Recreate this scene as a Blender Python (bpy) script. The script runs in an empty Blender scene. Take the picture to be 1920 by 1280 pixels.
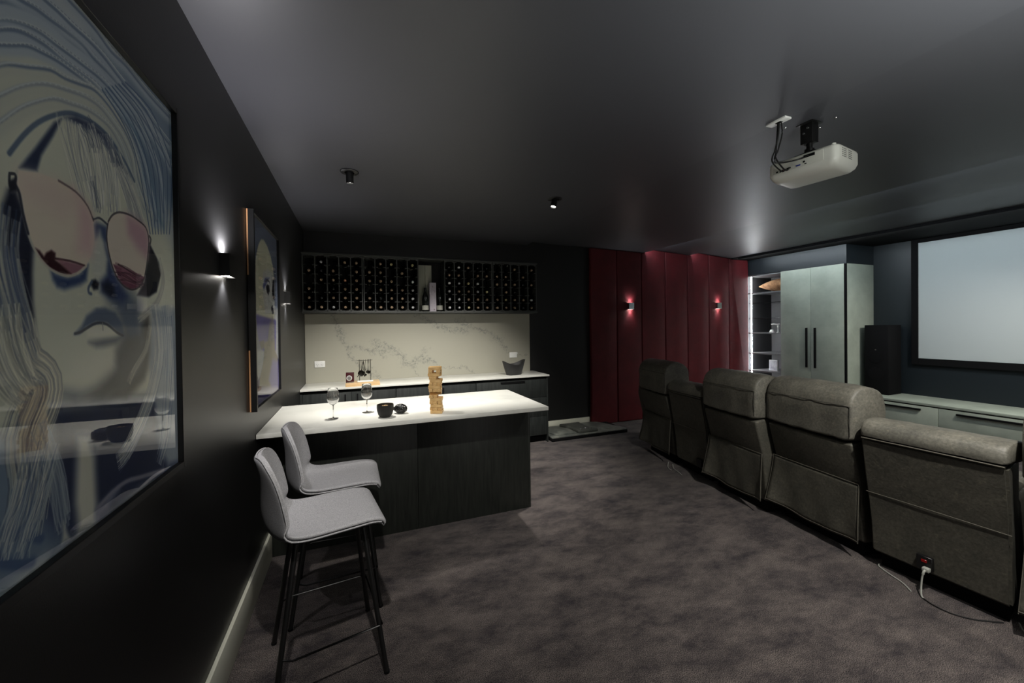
import bpy, bmesh, math, random
import numpy as np
from mathutils import Vector, Matrix
random.seed(7)
PI = math.pi
scn = bpy.context.scene
COL = scn.collection

# ------------------------------------------------------------ camera
cam_d = bpy.data.cameras.new('camera'); cam = bpy.data.objects.new('camera', cam_d); COL.objects.link(cam)
cam_d.sensor_fit = 'HORIZONTAL'; cam_d.sensor_width = 36.0
cam_d.lens = 728.195 / 1920 * 36.0
cam_d.shift_x = 0.00844; cam_d.shift_y = -0.01219
cam_d.clip_start = 0.02; cam_d.clip_end = 60
yaw, pit, rol = 0.3621, -0.0094, -0.0129
F = Vector((math.sin(yaw)*math.cos(pit), math.cos(yaw)*math.cos(pit), math.sin(pit)))
R0 = Vector((math.cos(yaw), -math.sin(yaw), 0)); U0 = R0.cross(F)
R1 = R0*math.cos(rol) + U0*math.sin(rol); U1 = -R0*math.sin(rol) + U0*math.cos(rol)
M = Matrix((R1, U1, -F)).transposed().to_4x4(); M.translation = Vector((0.5876, 0, 1.598))
cam.matrix_world = M
scn.camera = cam

# ------------------------------------------------------------ world, view
w = bpy.data.worlds.new('world'); scn.world = w; w.use_nodes = True
w.node_tree.nodes['Background'].inputs[0].default_value = (0.5, 0.55, 0.6, 1)
w.node_tree.nodes['Background'].inputs[1].default_value = 0.0
vs = scn.view_settings
vs.view_transform = 'Standard'; vs.look = 'None'; vs.gamma = 1.0; vs.use_curve_mapping = False
vs.exposure = 0.0

# ------------------------------------------------------------ lamps of the room and unseen fill lamps added to brighten it
def spot(loc, aim, power, size, blend=0.5, color=(1, 0.96, 0.9), rad=0.03):
    l = bpy.data.lights.new('downlight_lamp', 'SPOT'); l.energy = power; l.spot_size = math.radians(size)
    l.spot_blend = blend; l.color = color; l.shadow_soft_size = rad
    o = bpy.data.objects.new('downlight_lamp', l); COL.objects.link(o); o.location = loc
    o.rotation_euler = (Vector(aim) - Vector(loc)).to_track_quat('-Z', 'Y').to_euler()
    return o
DOWN = [  # ceiling downlights: bar pair real, the rest unseen fill added; position, aim, power, cone
    ((0.557, 3.20), (0.80, 4.10, 0.9), 235, 92),
    ((2.365, 3.27), (1.85, 4.10, 0.9), 235, 90),
    ((0.557, 0.60), (0.80, 2.45, 0.80), 150, 58),
    ((2.95, 0.42), (3.15, 1.40, 0.0), 250, 88),
    ((4.30, -0.30), (4.2, 0.6, 0.0), 60, 105),
    ((2.365, -1.3), (2.4, -0.8, 0.0), 30, 120),
    ((6.85, 1.25), (7.1, 2.6, 0.0), 200, 120),
]
# unseen fill light, added outside an opening left behind the camera
hl = bpy.data.lights.new('hallway_light', 'AREA'); hl.shape = 'RECTANGLE'; hl.size = 2.3; hl.size_y = 1.9; hl.energy = 18; hl.color = (1.0, 0.98, 0.92)
hlo = bpy.data.objects.new('hallway_light', hl); COL.objects.link(hlo); hlo.location = (3.2, -3.25, 1.1); hlo.rotation_euler = (-PI/2, 0, PI)
WARM = (1.0, 0.97, 0.86)

# ------------------------------------------------------------ helpers
def lin(c):
    o = []
    for v in c[:3]:
        v = v / 255.0
        o.append(v/12.92 if v <= 0.04045 else ((v+0.055)/1.055)**2.4)
    return tuple(o)
MATS = {}
def mat(name, col, rough=0.5, metal=0.0, noise=None, bump=None, emit=None, coat=0.0, sheen=0.0, spec=0.5, stretch=None, trans=0.0):
    """col linear rgb; noise=(scale, colour2, detail[, lo, hi]); bump=(scale, strength)"""
    if name in MATS: return MATS[name]
    m = bpy.data.materials.new(name); m.use_nodes = True; nt = m.node_tree; b = nt.nodes['Principled BSDF']
    b.inputs['Base Color'].default_value = (*col, 1); b.inputs['Roughness'].default_value = rough
    b.inputs['Metallic'].default_value = metal; b.inputs['Coat Weight'].default_value = coat
    b.inputs['Coat Roughness'].default_value = 0.03
    b.inputs['Specular IOR Level'].default_value = spec
    if sheen:
        b.inputs['Sheen Weight'].default_value = sheen; b.inputs['Sheen Roughness'].default_value = 0.4
        b.inputs['Sheen Tint'].default_value = (*[min(1, c*6) for c in col], 1)
    if trans: b.inputs['Transmission Weight'].default_value = trans
    if emit:
        b.inputs['Emission Color'].default_value = (*emit[0], 1); b.inputs['Emission Strength'].default_value = emit[1]
    tc = nt.nodes.new('ShaderNodeTexCoord'); mp = nt.nodes.new('ShaderNodeMapping')
    nt.links.new(tc.outputs['Object'], mp.inputs[0])
    if stretch: mp.inputs['Scale'].default_value = stretch
    if noise:
        n = nt.nodes.new('ShaderNodeTexNoise'); n.inputs['Scale'].default_value = noise[0]
        n.inputs['Detail'].default_value = noise[2]; n.inputs['Roughness'].default_value = 0.6
        nt.links.new(mp.outputs[0], n.inputs['Vector'])
        r = nt.nodes.new('ShaderNodeValToRGB')
        r.color_ramp.elements[0].position = noise[3] if len(noise) > 3 else 0.3
        r.color_ramp.elements[1].position = noise[4] if len(noise) > 4 else 0.7
        r.color_ramp.elements[0].color = (*col, 1); r.color_ramp.elements[1].color = (*noise[1], 1)
        nt.links.new(n.outputs['Fac'], r.inputs[0]); nt.links.new(r.outputs[0], b.inputs['Base Color'])
    if bump:
        n2 = nt.nodes.new('ShaderNodeTexNoise'); n2.inputs['Scale'].default_value = bump[0]; n2.inputs['Detail'].default_value = 4
        nt.links.new(mp.outputs[0], n2.inputs['Vector'])
        bp = nt.nodes.new('ShaderNodeBump'); bp.inputs['Strength'].default_value = bump[1]; bp.inputs['Distance'].default_value = 0.01
        nt.links.new(n2.outputs['Fac'], bp.inputs['Height']); nt.links.new(bp.outputs[0], b.inputs['Normal'])
    MATS[name] = m
    return m

def new(): return bmesh.new()
def box(bm, x0, x1, y0, y1, z0, z1, bev=0.0, seg=2):
    vs_ = [bm.verts.new((x, y, z)) for x in (x0, x1) for y in (y0, y1) for z in (z0, z1)]
    fs = [(0, 1, 3, 2), (4, 6, 7, 5), (0, 4, 5, 1), (2, 3, 7, 6), (0, 2, 6, 4), (1, 5, 7, 3)]
    f = [bm.faces.new([vs_[i] for i in q]) for q in fs]
    if bev > 0:
        es = list({e for q in f for e in q.edges})
        bmesh.ops.bevel(bm, geom=es, offset=bev, segments=seg, affect='EDGES', profile=0.5)
    return vs_
def prism(bm, pts, a0, a1, axis='y', bev=0.0, seg=2):
    """extrude a 2D outline: axis y -> pts are (x,z); axis z -> (x,y); axis x -> (y,z)"""
    def P(p, a):
        return (p[0], a, p[1]) if axis == 'y' else ((p[0], p[1], a) if axis == 'z' else (a, p[0], p[1]))
    A = [bm.verts.new(P(p, a0)) for p in pts]; B = [bm.verts.new(P(p, a1)) for p in pts]
    n = len(pts); fs = [bm.faces.new(A), bm.faces.new(B[::-1])]
    for i in range(n): fs.append(bm.faces.new((A[i], B[i], B[(i+1) % n], A[(i+1) % n])))
    bmesh.ops.recalc_face_normals(bm, faces=fs)
    if bev > 0:
        es = list({e for q in fs for e in q.edges})
        bmesh.ops.bevel(bm, geom=es, offset=bev, segments=seg, affect='EDGES', profile=0.5)
def lathe(bm, prof, n=24, c=(0, 0, 0), Mx=None, close=True):
    rings = []
    for r, z in prof:
        ring = []
        for k in range(n):
            a = 2*PI*k/n; p = Vector((r*math.cos(a), r*math.sin(a), z))
            if Mx: p = Mx @ p
            ring.append(bm.verts.new(p + Vector(c)))
        rings.append(ring)
    fs = []
    for i in range(len(rings)-1):
        for k in range(n):
            fs.append(bm.faces.new((rings[i][k], rings[i][(k+1) % n], rings[i+1][(k+1) % n], rings[i+1][k])))
    if close:
        if prof[0][0] > 1e-6: fs.append(bm.faces.new(rings[0][::-1]))
        if prof[-1][0] > 1e-6: fs.append(bm.faces.new(rings[-1]))
    bmesh.ops.remove_doubles(bm, verts=[v for r in rings for v in r], dist=1e-6)
    bmesh.ops.recalc_face_normals(bm, faces=[f for f in fs if f.is_valid])
def smooth_path(pts, k=4):
    P = [Vector(p) for p in pts]; out = []
    for i in range(len(P)-1):
        p0 = P[max(i-1, 0)]; p1 = P[i]; p2 = P[i+1]; p3 = P[min(i+2, len(P)-1)]
        for j in range(k):
            t = j/k
            out.append(0.5*((2*p1)+(-p0+p2)*t+(2*p0-5*p1+4*p2-p3)*t*t+(-p0+3*p1-3*p2+p3)*t**3))
    out.append(P[-1]); return out
def tube(bm, pts, r, n=8, r2=None, k=0):
    P = smooth_path(pts, k) if k else [Vector(p) for p in pts]
    rings = []; up = Vector((0, 0, 1))
    for i, p in enumerate(P):
        d = (P[min(i+1, len(P)-1)] - P[max(i-1, 0)]).normalized()
        a = d.cross(up)
        if a.length < 1e-3: a = d.cross(Vector((0, 1, 0)))
        a.normalize(); b = d.cross(a).normalized()
        rr = r if r2 is None else r + (r2-r)*i/(len(P)-1)
        rings.append([bm.verts.new(p + (a*math.cos(2*PI*q/n) + b*math.sin(2*PI*q/n))*rr) for q in range(n)])
    fs = []
    for i in range(len(rings)-1):
        for q in range(n): fs.append(bm.faces.new((rings[i][q], rings[i][(q+1) % n], rings[i+1][(q+1) % n], rings[i+1][q])))
    fs.append(bm.faces.new(rings[0][::-1])); fs.append(bm.faces.new(rings[-1]))
    bmesh.ops.recalc_face_normals(bm, faces=fs)
def loft(bm, rings, cap=True, wrap=True):
    V = [[bm.verts.new(p) for p in r] for r in rings]; fs = []; n = len(V[0])
    for i in range(len(V)-1):
        for k in range(n if wrap else n-1):
            fs.append(bm.faces.new((V[i][k], V[i][(k+1) % n], V[i+1][(k+1) % n], V[i+1][k])))
    if cap and wrap: fs += [bm.faces.new(V[0][::-1]), bm.faces.new(V[-1])]
    bmesh.ops.recalc_face_normals(bm, faces=fs)
    return V
def obj(name, bm, m=None, parent=None, ang=40, kind=None, loc=None):
    me = bpy.data.meshes.new(name)
    ca = math.radians(ang)
    bm.normal_update()
    for e in bm.edges: e.smooth = not (len(e.link_faces) == 2 and e.calc_face_angle(0) > ca)
    for f in bm.faces: f.smooth = True
    bm.to_mesh(me); bm.free()
    for q in (m if isinstance(m, (list, tuple)) else [m]):
        if q: me.materials.append(q)
    o = bpy.data.objects.new(name, me); COL.objects.link(o)
    if parent: o.parent = parent
    if kind: o['kind'] = kind
    if loc: o.location = loc
    return o
def thing(name, label, cat, loc=(0, 0, 0), rz=0.0, group=None):
    o = bpy.data.objects.new(name, None); COL.objects.link(o); o.empty_display_size = 0.1
    o.location = loc; o.rotation_euler = (0, 0, rz); o['label'] = label; o['category'] = cat
    if group: o['group'] = group
    return o
def tag(o, label, cat, group=None):
    o['label'] = label; o['category'] = cat
    if group: o['group'] = group
    return o
def sbox(name, m, x0, x1, y0, y1, z0, z1, bev=0.0, parent=None, kind=None):
    bm = new(); box(bm, x0, x1, y0, y1, z0, z1, bev); return obj(name, bm, m, parent, kind=kind)
def dup(root, loc, rz, label, group=None):
    r = root.copy(); COL.objects.link(r); r.location = loc; r.rotation_euler = (0, 0, rz); r['label'] = label
    if group: r['group'] = group
    for ch in list(root.children):
        c = ch.copy(); COL.objects.link(c); c.parent = r
        for g in ch.children:
            d = g.copy(); COL.objects.link(d); d.parent = c
    return r

# ------------------------------------------------------------ materials
M_wall = mat('charcoal_wall_paint', (0.012, 0.012, 0.0118), 0.42, bump=(220, 0.05))
M_wallb = mat('blue_black_wall_paint', (0.0095, 0.0145, 0.0185), 0.45, bump=(220, 0.04))
M_ceil = mat('slate_ceiling_paint', (0.060, 0.061, 0.069), 0.43, bump=(3.0, 0.02))
M_black = mat('matte_black', (0.0025, 0.0025, 0.003), 0.85, spec=0.2)
M_blackp = mat('black_powder_coat', (0.006, 0.006, 0.006), 0.4)
M_blackg = mat('black_gloss', (0.006, 0.006, 0.006), 0.15)
M_trim = mat('cream_trim_paint', (0.80, 0.80, 0.66), 0.5)
M_stone = mat('white_quartz', (0.78, 0.78, 0.72), 0.18, noise=(3.0, (0.62, 0.62, 0.57), 8, 0.52, 0.75))
M_chrome = mat('brushed_metal', (0.5, 0.5, 0.5), 0.25, metal=1.0)
M_white = mat('white_plastic', (0.75, 0.75, 0.72), 0.35)
M_screen = mat('screen_fabric', (0.43, 0.47, 0.47), 0.8)
M_glassv = None
def glass_mat():
    m = bpy.data.materials.new('clear_glass'); m.use_nodes = True; nt = m.node_tree; b = nt.nodes['Principled BSDF']
    b.inputs['Transmission Weight'].default_value = 1; b.inputs['Roughness'].default_value = 0.0; b.inputs['IOR'].default_value = 1.45
    t = nt.nodes.new('ShaderNodeBsdfTransparent'); mx = nt.nodes.new('ShaderNodeMixShader'); mx.inputs[0].default_value = 0.92
    nt.links.new(t.outputs[0], mx.inputs[1]); nt.links.new(b.outputs[0], mx.inputs[2]); nt.links.new(mx.outputs[0], nt.nodes['Material Output'].inputs[0])
    return m
M_glass = glass_mat()
def pane_mat():
    m = bpy.data.materials.new('picture_glazing'); m.use_nodes = True; nt = m.node_tree
    nt.nodes.remove(nt.nodes['Principled BSDF']); out = nt.nodes['Material Output']
    t = nt.nodes.new('ShaderNodeBsdfTransparent'); g = nt.nodes.new('ShaderNodeBsdfGlossy'); g.inputs['Roughness'].default_value = 0.0
    f = nt.nodes.new('ShaderNodeFresnel'); f.inputs['IOR'].default_value = 1.5; mx = nt.nodes.new('ShaderNodeMixShader')
    ge = nt.nodes.new('ShaderNodeNewGeometry'); iv = nt.nodes.new('ShaderNodeMath'); iv.operation = 'SUBTRACT'; iv.inputs[0].default_value = 1
    mu = nt.nodes.new('ShaderNodeMath'); mu.operation = 'MULTIPLY'; nt.links.new(ge.outputs['Backfacing'], iv.inputs[1])
    nt.links.new(f.outputs[0], mu.inputs[0]); nt.links.new(iv.outputs[0], mu.inputs[1]); nt.links.new(mu.outputs[0], mx.inputs[0]); nt.links.new(t.outputs[0], mx.inputs[1]); nt.links.new(g.outputs[0], mx.inputs[2])
    nt.links.new(mx.outputs[0], out.inputs[0]); return m
M_pane = pane_mat()
def emis(name, col, s):
    m = bpy.data.materials.new(name); m.use_nodes = True; nt = m.node_tree; nt.nodes.remove(nt.nodes['Principled BSDF'])
    e = nt.nodes.new('ShaderNodeEmission'); e.inputs[0].default_value = (*col, 1); e.inputs[1].default_value = s
    nt.links.new(e.outputs[0], nt.nodes['Material Output'].inputs[0]); return m
M_lens = emis('lit_lens', (1, 0.97, 0.9), 6)
M_slens = emis('lit_sconce_lens', (1, 0.96, 0.88), 40)
M_led = emis('lit_led_strip', (0.93, 0.97, 1.0), 70)
def wood_mat(name, c1, c2, scale=(1, 1, 1), rough=0.5, nscale=6):
    m = bpy.data.materials.new(name); m.use_nodes = True; nt = m.node_tree; b = nt.nodes['Principled BSDF']
    tc = nt.nodes.new('ShaderNodeTexCoord'); mp = nt.nodes.new('ShaderNodeMapping'); mp.inputs['Scale'].default_value = scale
    n = nt.nodes.new('ShaderNodeTexNoise'); n.inputs['Scale'].default_value = nscale; n.inputs['Detail'].default_value = 6; n.inputs['Distortion'].default_value = 0.6
    r = nt.nodes.new('ShaderNodeValToRGB'); r.color_ramp.elements[0].color = (*c1, 1); r.color_ramp.elements[1].color = (*c2, 1)
    r.color_ramp.elements[0].position = 0.35; r.color_ramp.elements[1].position = 0.65
    nt.links.new(tc.outputs['Object'], mp.inputs[0]); nt.links.new(mp.outputs[0], n.inputs['Vector'])
    nt.links.new(n.outputs['Fac'], r.inputs[0]); nt.links.new(r.outputs[0], b.inputs['Base Color']); b.inputs['Roughness'].default_value = rough
    return m
M_cab = wood_mat('smoked_wood_laminate', (0.016, 0.019, 0.018), (0.028, 0.032, 0.030), (9, 9, 0.7), 0.42)
M_isl = wood_mat('smoked_oak_panel', (0.010, 0.012, 0.010), (0.019, 0.022, 0.018), (9, 9, 0.7), 0.45)
M_block = wood_mat('pale_birch_block', (0.62, 0.37, 0.14), (0.80, 0.54, 0.24), (3, 14, 14), 0.5)
M_board = wood_mat('maple_board', (0.62, 0.40, 0.19), (0.74, 0.52, 0.28), (2, 20, 20), 0.4)
M_concrete = mat('concrete_look_laminate', (0.42, 0.465, 0.385), 0.5, noise=(3.2, (0.31, 0.345, 0.285), 10, 0.35, 0.7))
M_velvet = mat('crimson_velvet', (0.125, 0.0052, 0.010), 0.7, sheen=0.12, noise=(5, (0.078, 0.0030, 0.006), 7), bump=(26, 0.12))
def leather(name, c1, c2, c3):
    m = bpy.data.materials.new(name); m.use_nodes = True; nt = m.node_tree; b = nt.nodes['Principled BSDF']
    tc = nt.nodes.new('ShaderNodeTexCoord')
    def noise(sc, det, ro, dist=0.0, vec=None):
        n = nt.nodes.new('ShaderNodeTexNoise'); n.inputs['Scale'].default_value = sc; n.inputs['Detail'].default_value = det
        n.inputs['Roughness'].default_value = ro; n.inputs['Distortion'].default_value = dist
        nt.links.new(vec or tc.outputs['Object'], n.inputs['Vector']); return n
    def ramp(n, p0, p1, a, b_):
        r = nt.nodes.new('ShaderNodeValToRGB'); r.color_ramp.elements[0].position = p0; r.color_ramp.elements[1].position = p1
        r.color_ramp.elements[0].color = (*a, 1); r.color_ramp.elements[1].color = (*b_, 1); nt.links.new(n.outputs['Fac'], r.inputs[0]); return r
    n1 = noise(5.5, 10, 0.7, 0.3); n2 = noise(16, 10, 0.8, 0.2); n3 = noise(70, 4, 0.6)
    r1 = ramp(n1, 0.34, 0.68, c1, c2); r2 = ramp(n2, 0.56, 0.74, (0, 0, 0), (1, 1, 1)); r3 = ramp(n3, 0.3, 0.7, (0.72, 0.72, 0.72), (1.25, 1.25, 1.25))
    mx = nt.nodes.new('ShaderNodeMix'); mx.data_type = 'RGBA'; nt.links.new(r2.outputs[0], mx.inputs[0]); nt.links.new(r1.outputs[0], mx.inputs[6]); mx.inputs[7].default_value = (*c3, 1)
    ml = nt.nodes.new('ShaderNodeMix'); ml.data_type = 'RGBA'; ml.blend_type = 'MULTIPLY'; ml.inputs[0].default_value = 1
    nt.links.new(mx.outputs[2], ml.inputs[6]); nt.links.new(r3.outputs[0], ml.inputs[7]); nt.links.new(ml.outputs[2], b.inputs['Base Color'])
    b.inputs['Roughness'].default_value = 0.55
    w1 = noise(5, 3, 0.5, 0.2); ad = nt.nodes.new('ShaderNodeMath'); ad.operation = 'MULTIPLY_ADD'; ad.inputs[1].default_value = 0.5
    nt.links.new(n3.outputs['Fac'], ad.inputs[0]); nt.links.new(w1.outputs['Fac'], ad.inputs[2])
    bp = nt.nodes.new('ShaderNodeBump'); bp.inputs['Strength'].default_value = 0.35; bp.inputs['Distance'].default_value = 0.008
    nt.links.new(ad.outputs[0], bp.inputs['Height']); nt.links.new(bp.outputs[0], b.inputs['Normal']); return m
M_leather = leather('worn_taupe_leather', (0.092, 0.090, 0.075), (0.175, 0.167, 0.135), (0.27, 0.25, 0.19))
M_leath_shade = leather('dark_taupe_leather', (0.050, 0.049, 0.039), (0.098, 0.092, 0.072), (0.17, 0.155, 0.11))  # same leather, colour darkened for the shade on backs and sides
M_seam = mat('dark_seam', (0.030, 0.029, 0.024), 0.7)
M_thread = mat('taupe_piping', (0.10, 0.093, 0.073), 0.6)
M_fabric = mat('light_grey_wool', (0.52, 0.51, 0.52), 0.9, sheen=0.1, noise=(300, (0.30, 0.30, 0.31), 3, 0.38, 0.62), bump=(400, 0.25))
def carpet_mat():
    m = bpy.data.materials.new('aubergine_cut_pile'); m.use_nodes = True; nt = m.node_tree; b = nt.nodes['Principled BSDF']
    b.inputs['Roughness'].default_value = 0.95; b.inputs['Specular IOR Level'].default_value = 0.1
    b.inputs['Sheen Weight'].default_value = 0.15
    tc = nt.nodes.new('ShaderNodeTexCoord')
    a = nt.nodes.new('ShaderNodeTexNoise'); a.inputs['Scale'].default_value = 3.6; a.inputs['Detail'].default_value = 10; a.inputs['Roughness'].default_value = 0.78; a.inputs['Distortion'].default_value = 0.0
    f = nt.nodes.new('ShaderNodeTexNoise'); f.inputs['Scale'].default_value = 300; f.inputs['Detail'].default_value = 1
    mp = nt.nodes.new('ShaderNodeMapping'); mp.inputs['Rotation'].default_value = (0, 0, 0.5); mp.inputs['Scale'].default_value = (0.8, 1.5, 1); nt.links.new(tc.outputs['Object'], mp.inputs[0]); nt.links.new(mp.outputs[0], a.inputs['Vector']); nt.links.new(tc.outputs['Object'], f.inputs['Vector'])
    r = nt.nodes.new('ShaderNodeValToRGB'); r.color_ramp.elements[0].position = 0.36; r.color_ramp.elements[1].position = 0.64
    r.color_ramp.elements[0].color = (0.018, 0.016, 0.020, 1); r.color_ramp.elements[1].color = (0.100, 0.089, 0.086, 1)
    r2 = nt.nodes.new('ShaderNodeValToRGB'); r2.color_ramp.elements[0].position = 0.38; r2.color_ramp.elements[1].position = 0.66
    r2.color_ramp.elements[0].color = (0.12, 0.12, 0.12, 1); r2.color_ramp.elements[1].color = (2.7, 2.55, 2.4, 1)
    mx = nt.nodes.new('ShaderNodeMix'); mx.data_type = 'RGBA'; mx.blend_type = 'MULTIPLY'; mx.inputs[0].default_value = 1
    nt.links.new(a.outputs['Fac'], r.inputs[0]); nt.links.new(f.outputs['Fac'], r2.inputs[0])
    nt.links.new(r.outputs[0], mx.inputs[6]); nt.links.new(r2.outputs[0], mx.inputs[7]); nt.links.new(mx.outputs[2], b.inputs['Base Color'])
    bp = nt.nodes.new('ShaderNodeBump'); bp.inputs['Strength'].default_value = 0.35; bp.inputs['Distance'].default_value = 0.004
    nt.links.new(f.outputs['Fac'], bp.inputs['Height']); nt.links.new(bp.outputs[0], b.inputs['Normal'])
    return m
M_carpet = carpet_mat()

# ------------------------------------------------------------ room shell
YB, YF, XR = 5.29, -3.0, 8.25
S = 'structure'
sbox('floor', M_carpet, -0.1, XR+0.1, YF-0.1, YB+0.1, -0.1, 0.0, kind=S)
sbox('wall_left', M_wall, -0.1, 0.0, YF, YB+0.1, 0, 3.1, kind=S)
sbox('wall_back', M_wall, 0.0, XR+0.1, YB, YB+0.1, 0, 3.1, kind=S)
sbox('wall_right', M_wallb, XR, XR+0.1, YF, YB, 0, 3.1, kind=S)
bm = new(); box(bm, -0.1, 2.0, YF-0.1, YF, 0, 3.1); box(bm, 4.4, XR+0.1, YF-0.1, YF, 0, 3.1); box(bm, 2.0, 4.4, YF-0.1, YF, 2.15, 3.1)
obj('wall_front', bm, M_wall, kind=S)
CZ = [(0, 2.788), (2.98, 2.788), (2.98, 2.838), (5.10, 2.778), (5.10, 2.848), (6.10, 2.790), (6.10, 2.853), (7.10, 2.782)]
bm = new()
prism(bm, CZ + [(7.10, 3.05), (0, 3.05)], YF, YB, 'y'); obj('ceiling', bm, M_ceil, kind=S, ang=5)
sbox('ceiling', M_black, 7.10, XR, YF, YB, 2.766, 3.05, kind=S)
sbox('baseboard_left', M_trim, 0.0, 0.018, YF, 3.09, 0, 0.185, 0.003, kind=S)
sbox('baseboard_back', M_trim, 3.045, 4.035, YB-0.018, YB, 0, 0.13, 0.003, kind=S)
sbox('trim_1', M_wallb, 7.56, XR, 3.672, YB, 2.478, 2.766, kind=S)   # bulkhead above the tall cabinet
def zceil(x, side=0):
    for i in range(0, len(CZ)-1):
        a, b = CZ[i], CZ[i+1]
        if b[0] > a[0] and a[0]-1e-6 <= x <= b[0]+1e-6 and not (side > 0 and abs(x-b[0]) < 1e-6):
            return a[1] + (b[1]-a[1])*(x-a[0])/(b[0]-a[0])
    return 2.766

# crimson padded wall panels
names = ['first', 'second', 'third', 'fourth', 'fifth', 'sixth', 'seventh']
for i in range(7):
    x0 = 4.045 + i*0.4985; x1 = x0 + 0.4905
    top = [(x0, zceil(x0, 1))]
    for k, c in enumerate(CZ):
        if x0 < c[0] < x1: top.append((c[0] + (0.004 if k % 2 == 0 else -0.0), c[1]))
    if x0 < 7.10 < x1: top = [t for t in top if t[0] < 7.09] + [(7.094, 2.782), (7.094, 2.766)]
    top.append((x1, zceil(x1)))
    pts = [(x0, 0.004), (x1, 0.004)] + [(a, b-0.004) for a, b in top[::-1]]
    bm = new(); prism(bm, pts, 5.222, YB-0.001, 'y', bev=0.020, seg=4)
    tag(obj('wall_panel', bm, M_velvet), 'tall crimson velvet padded wall panel, %s from the left%s' % (names[i], {1: ', behind a wall light', 5: ', beside the silver wall light', 6: ', next to the lit shelves'}.get(i, '')), 'wall panel', 'crimson padded panels on the back wall')
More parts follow.
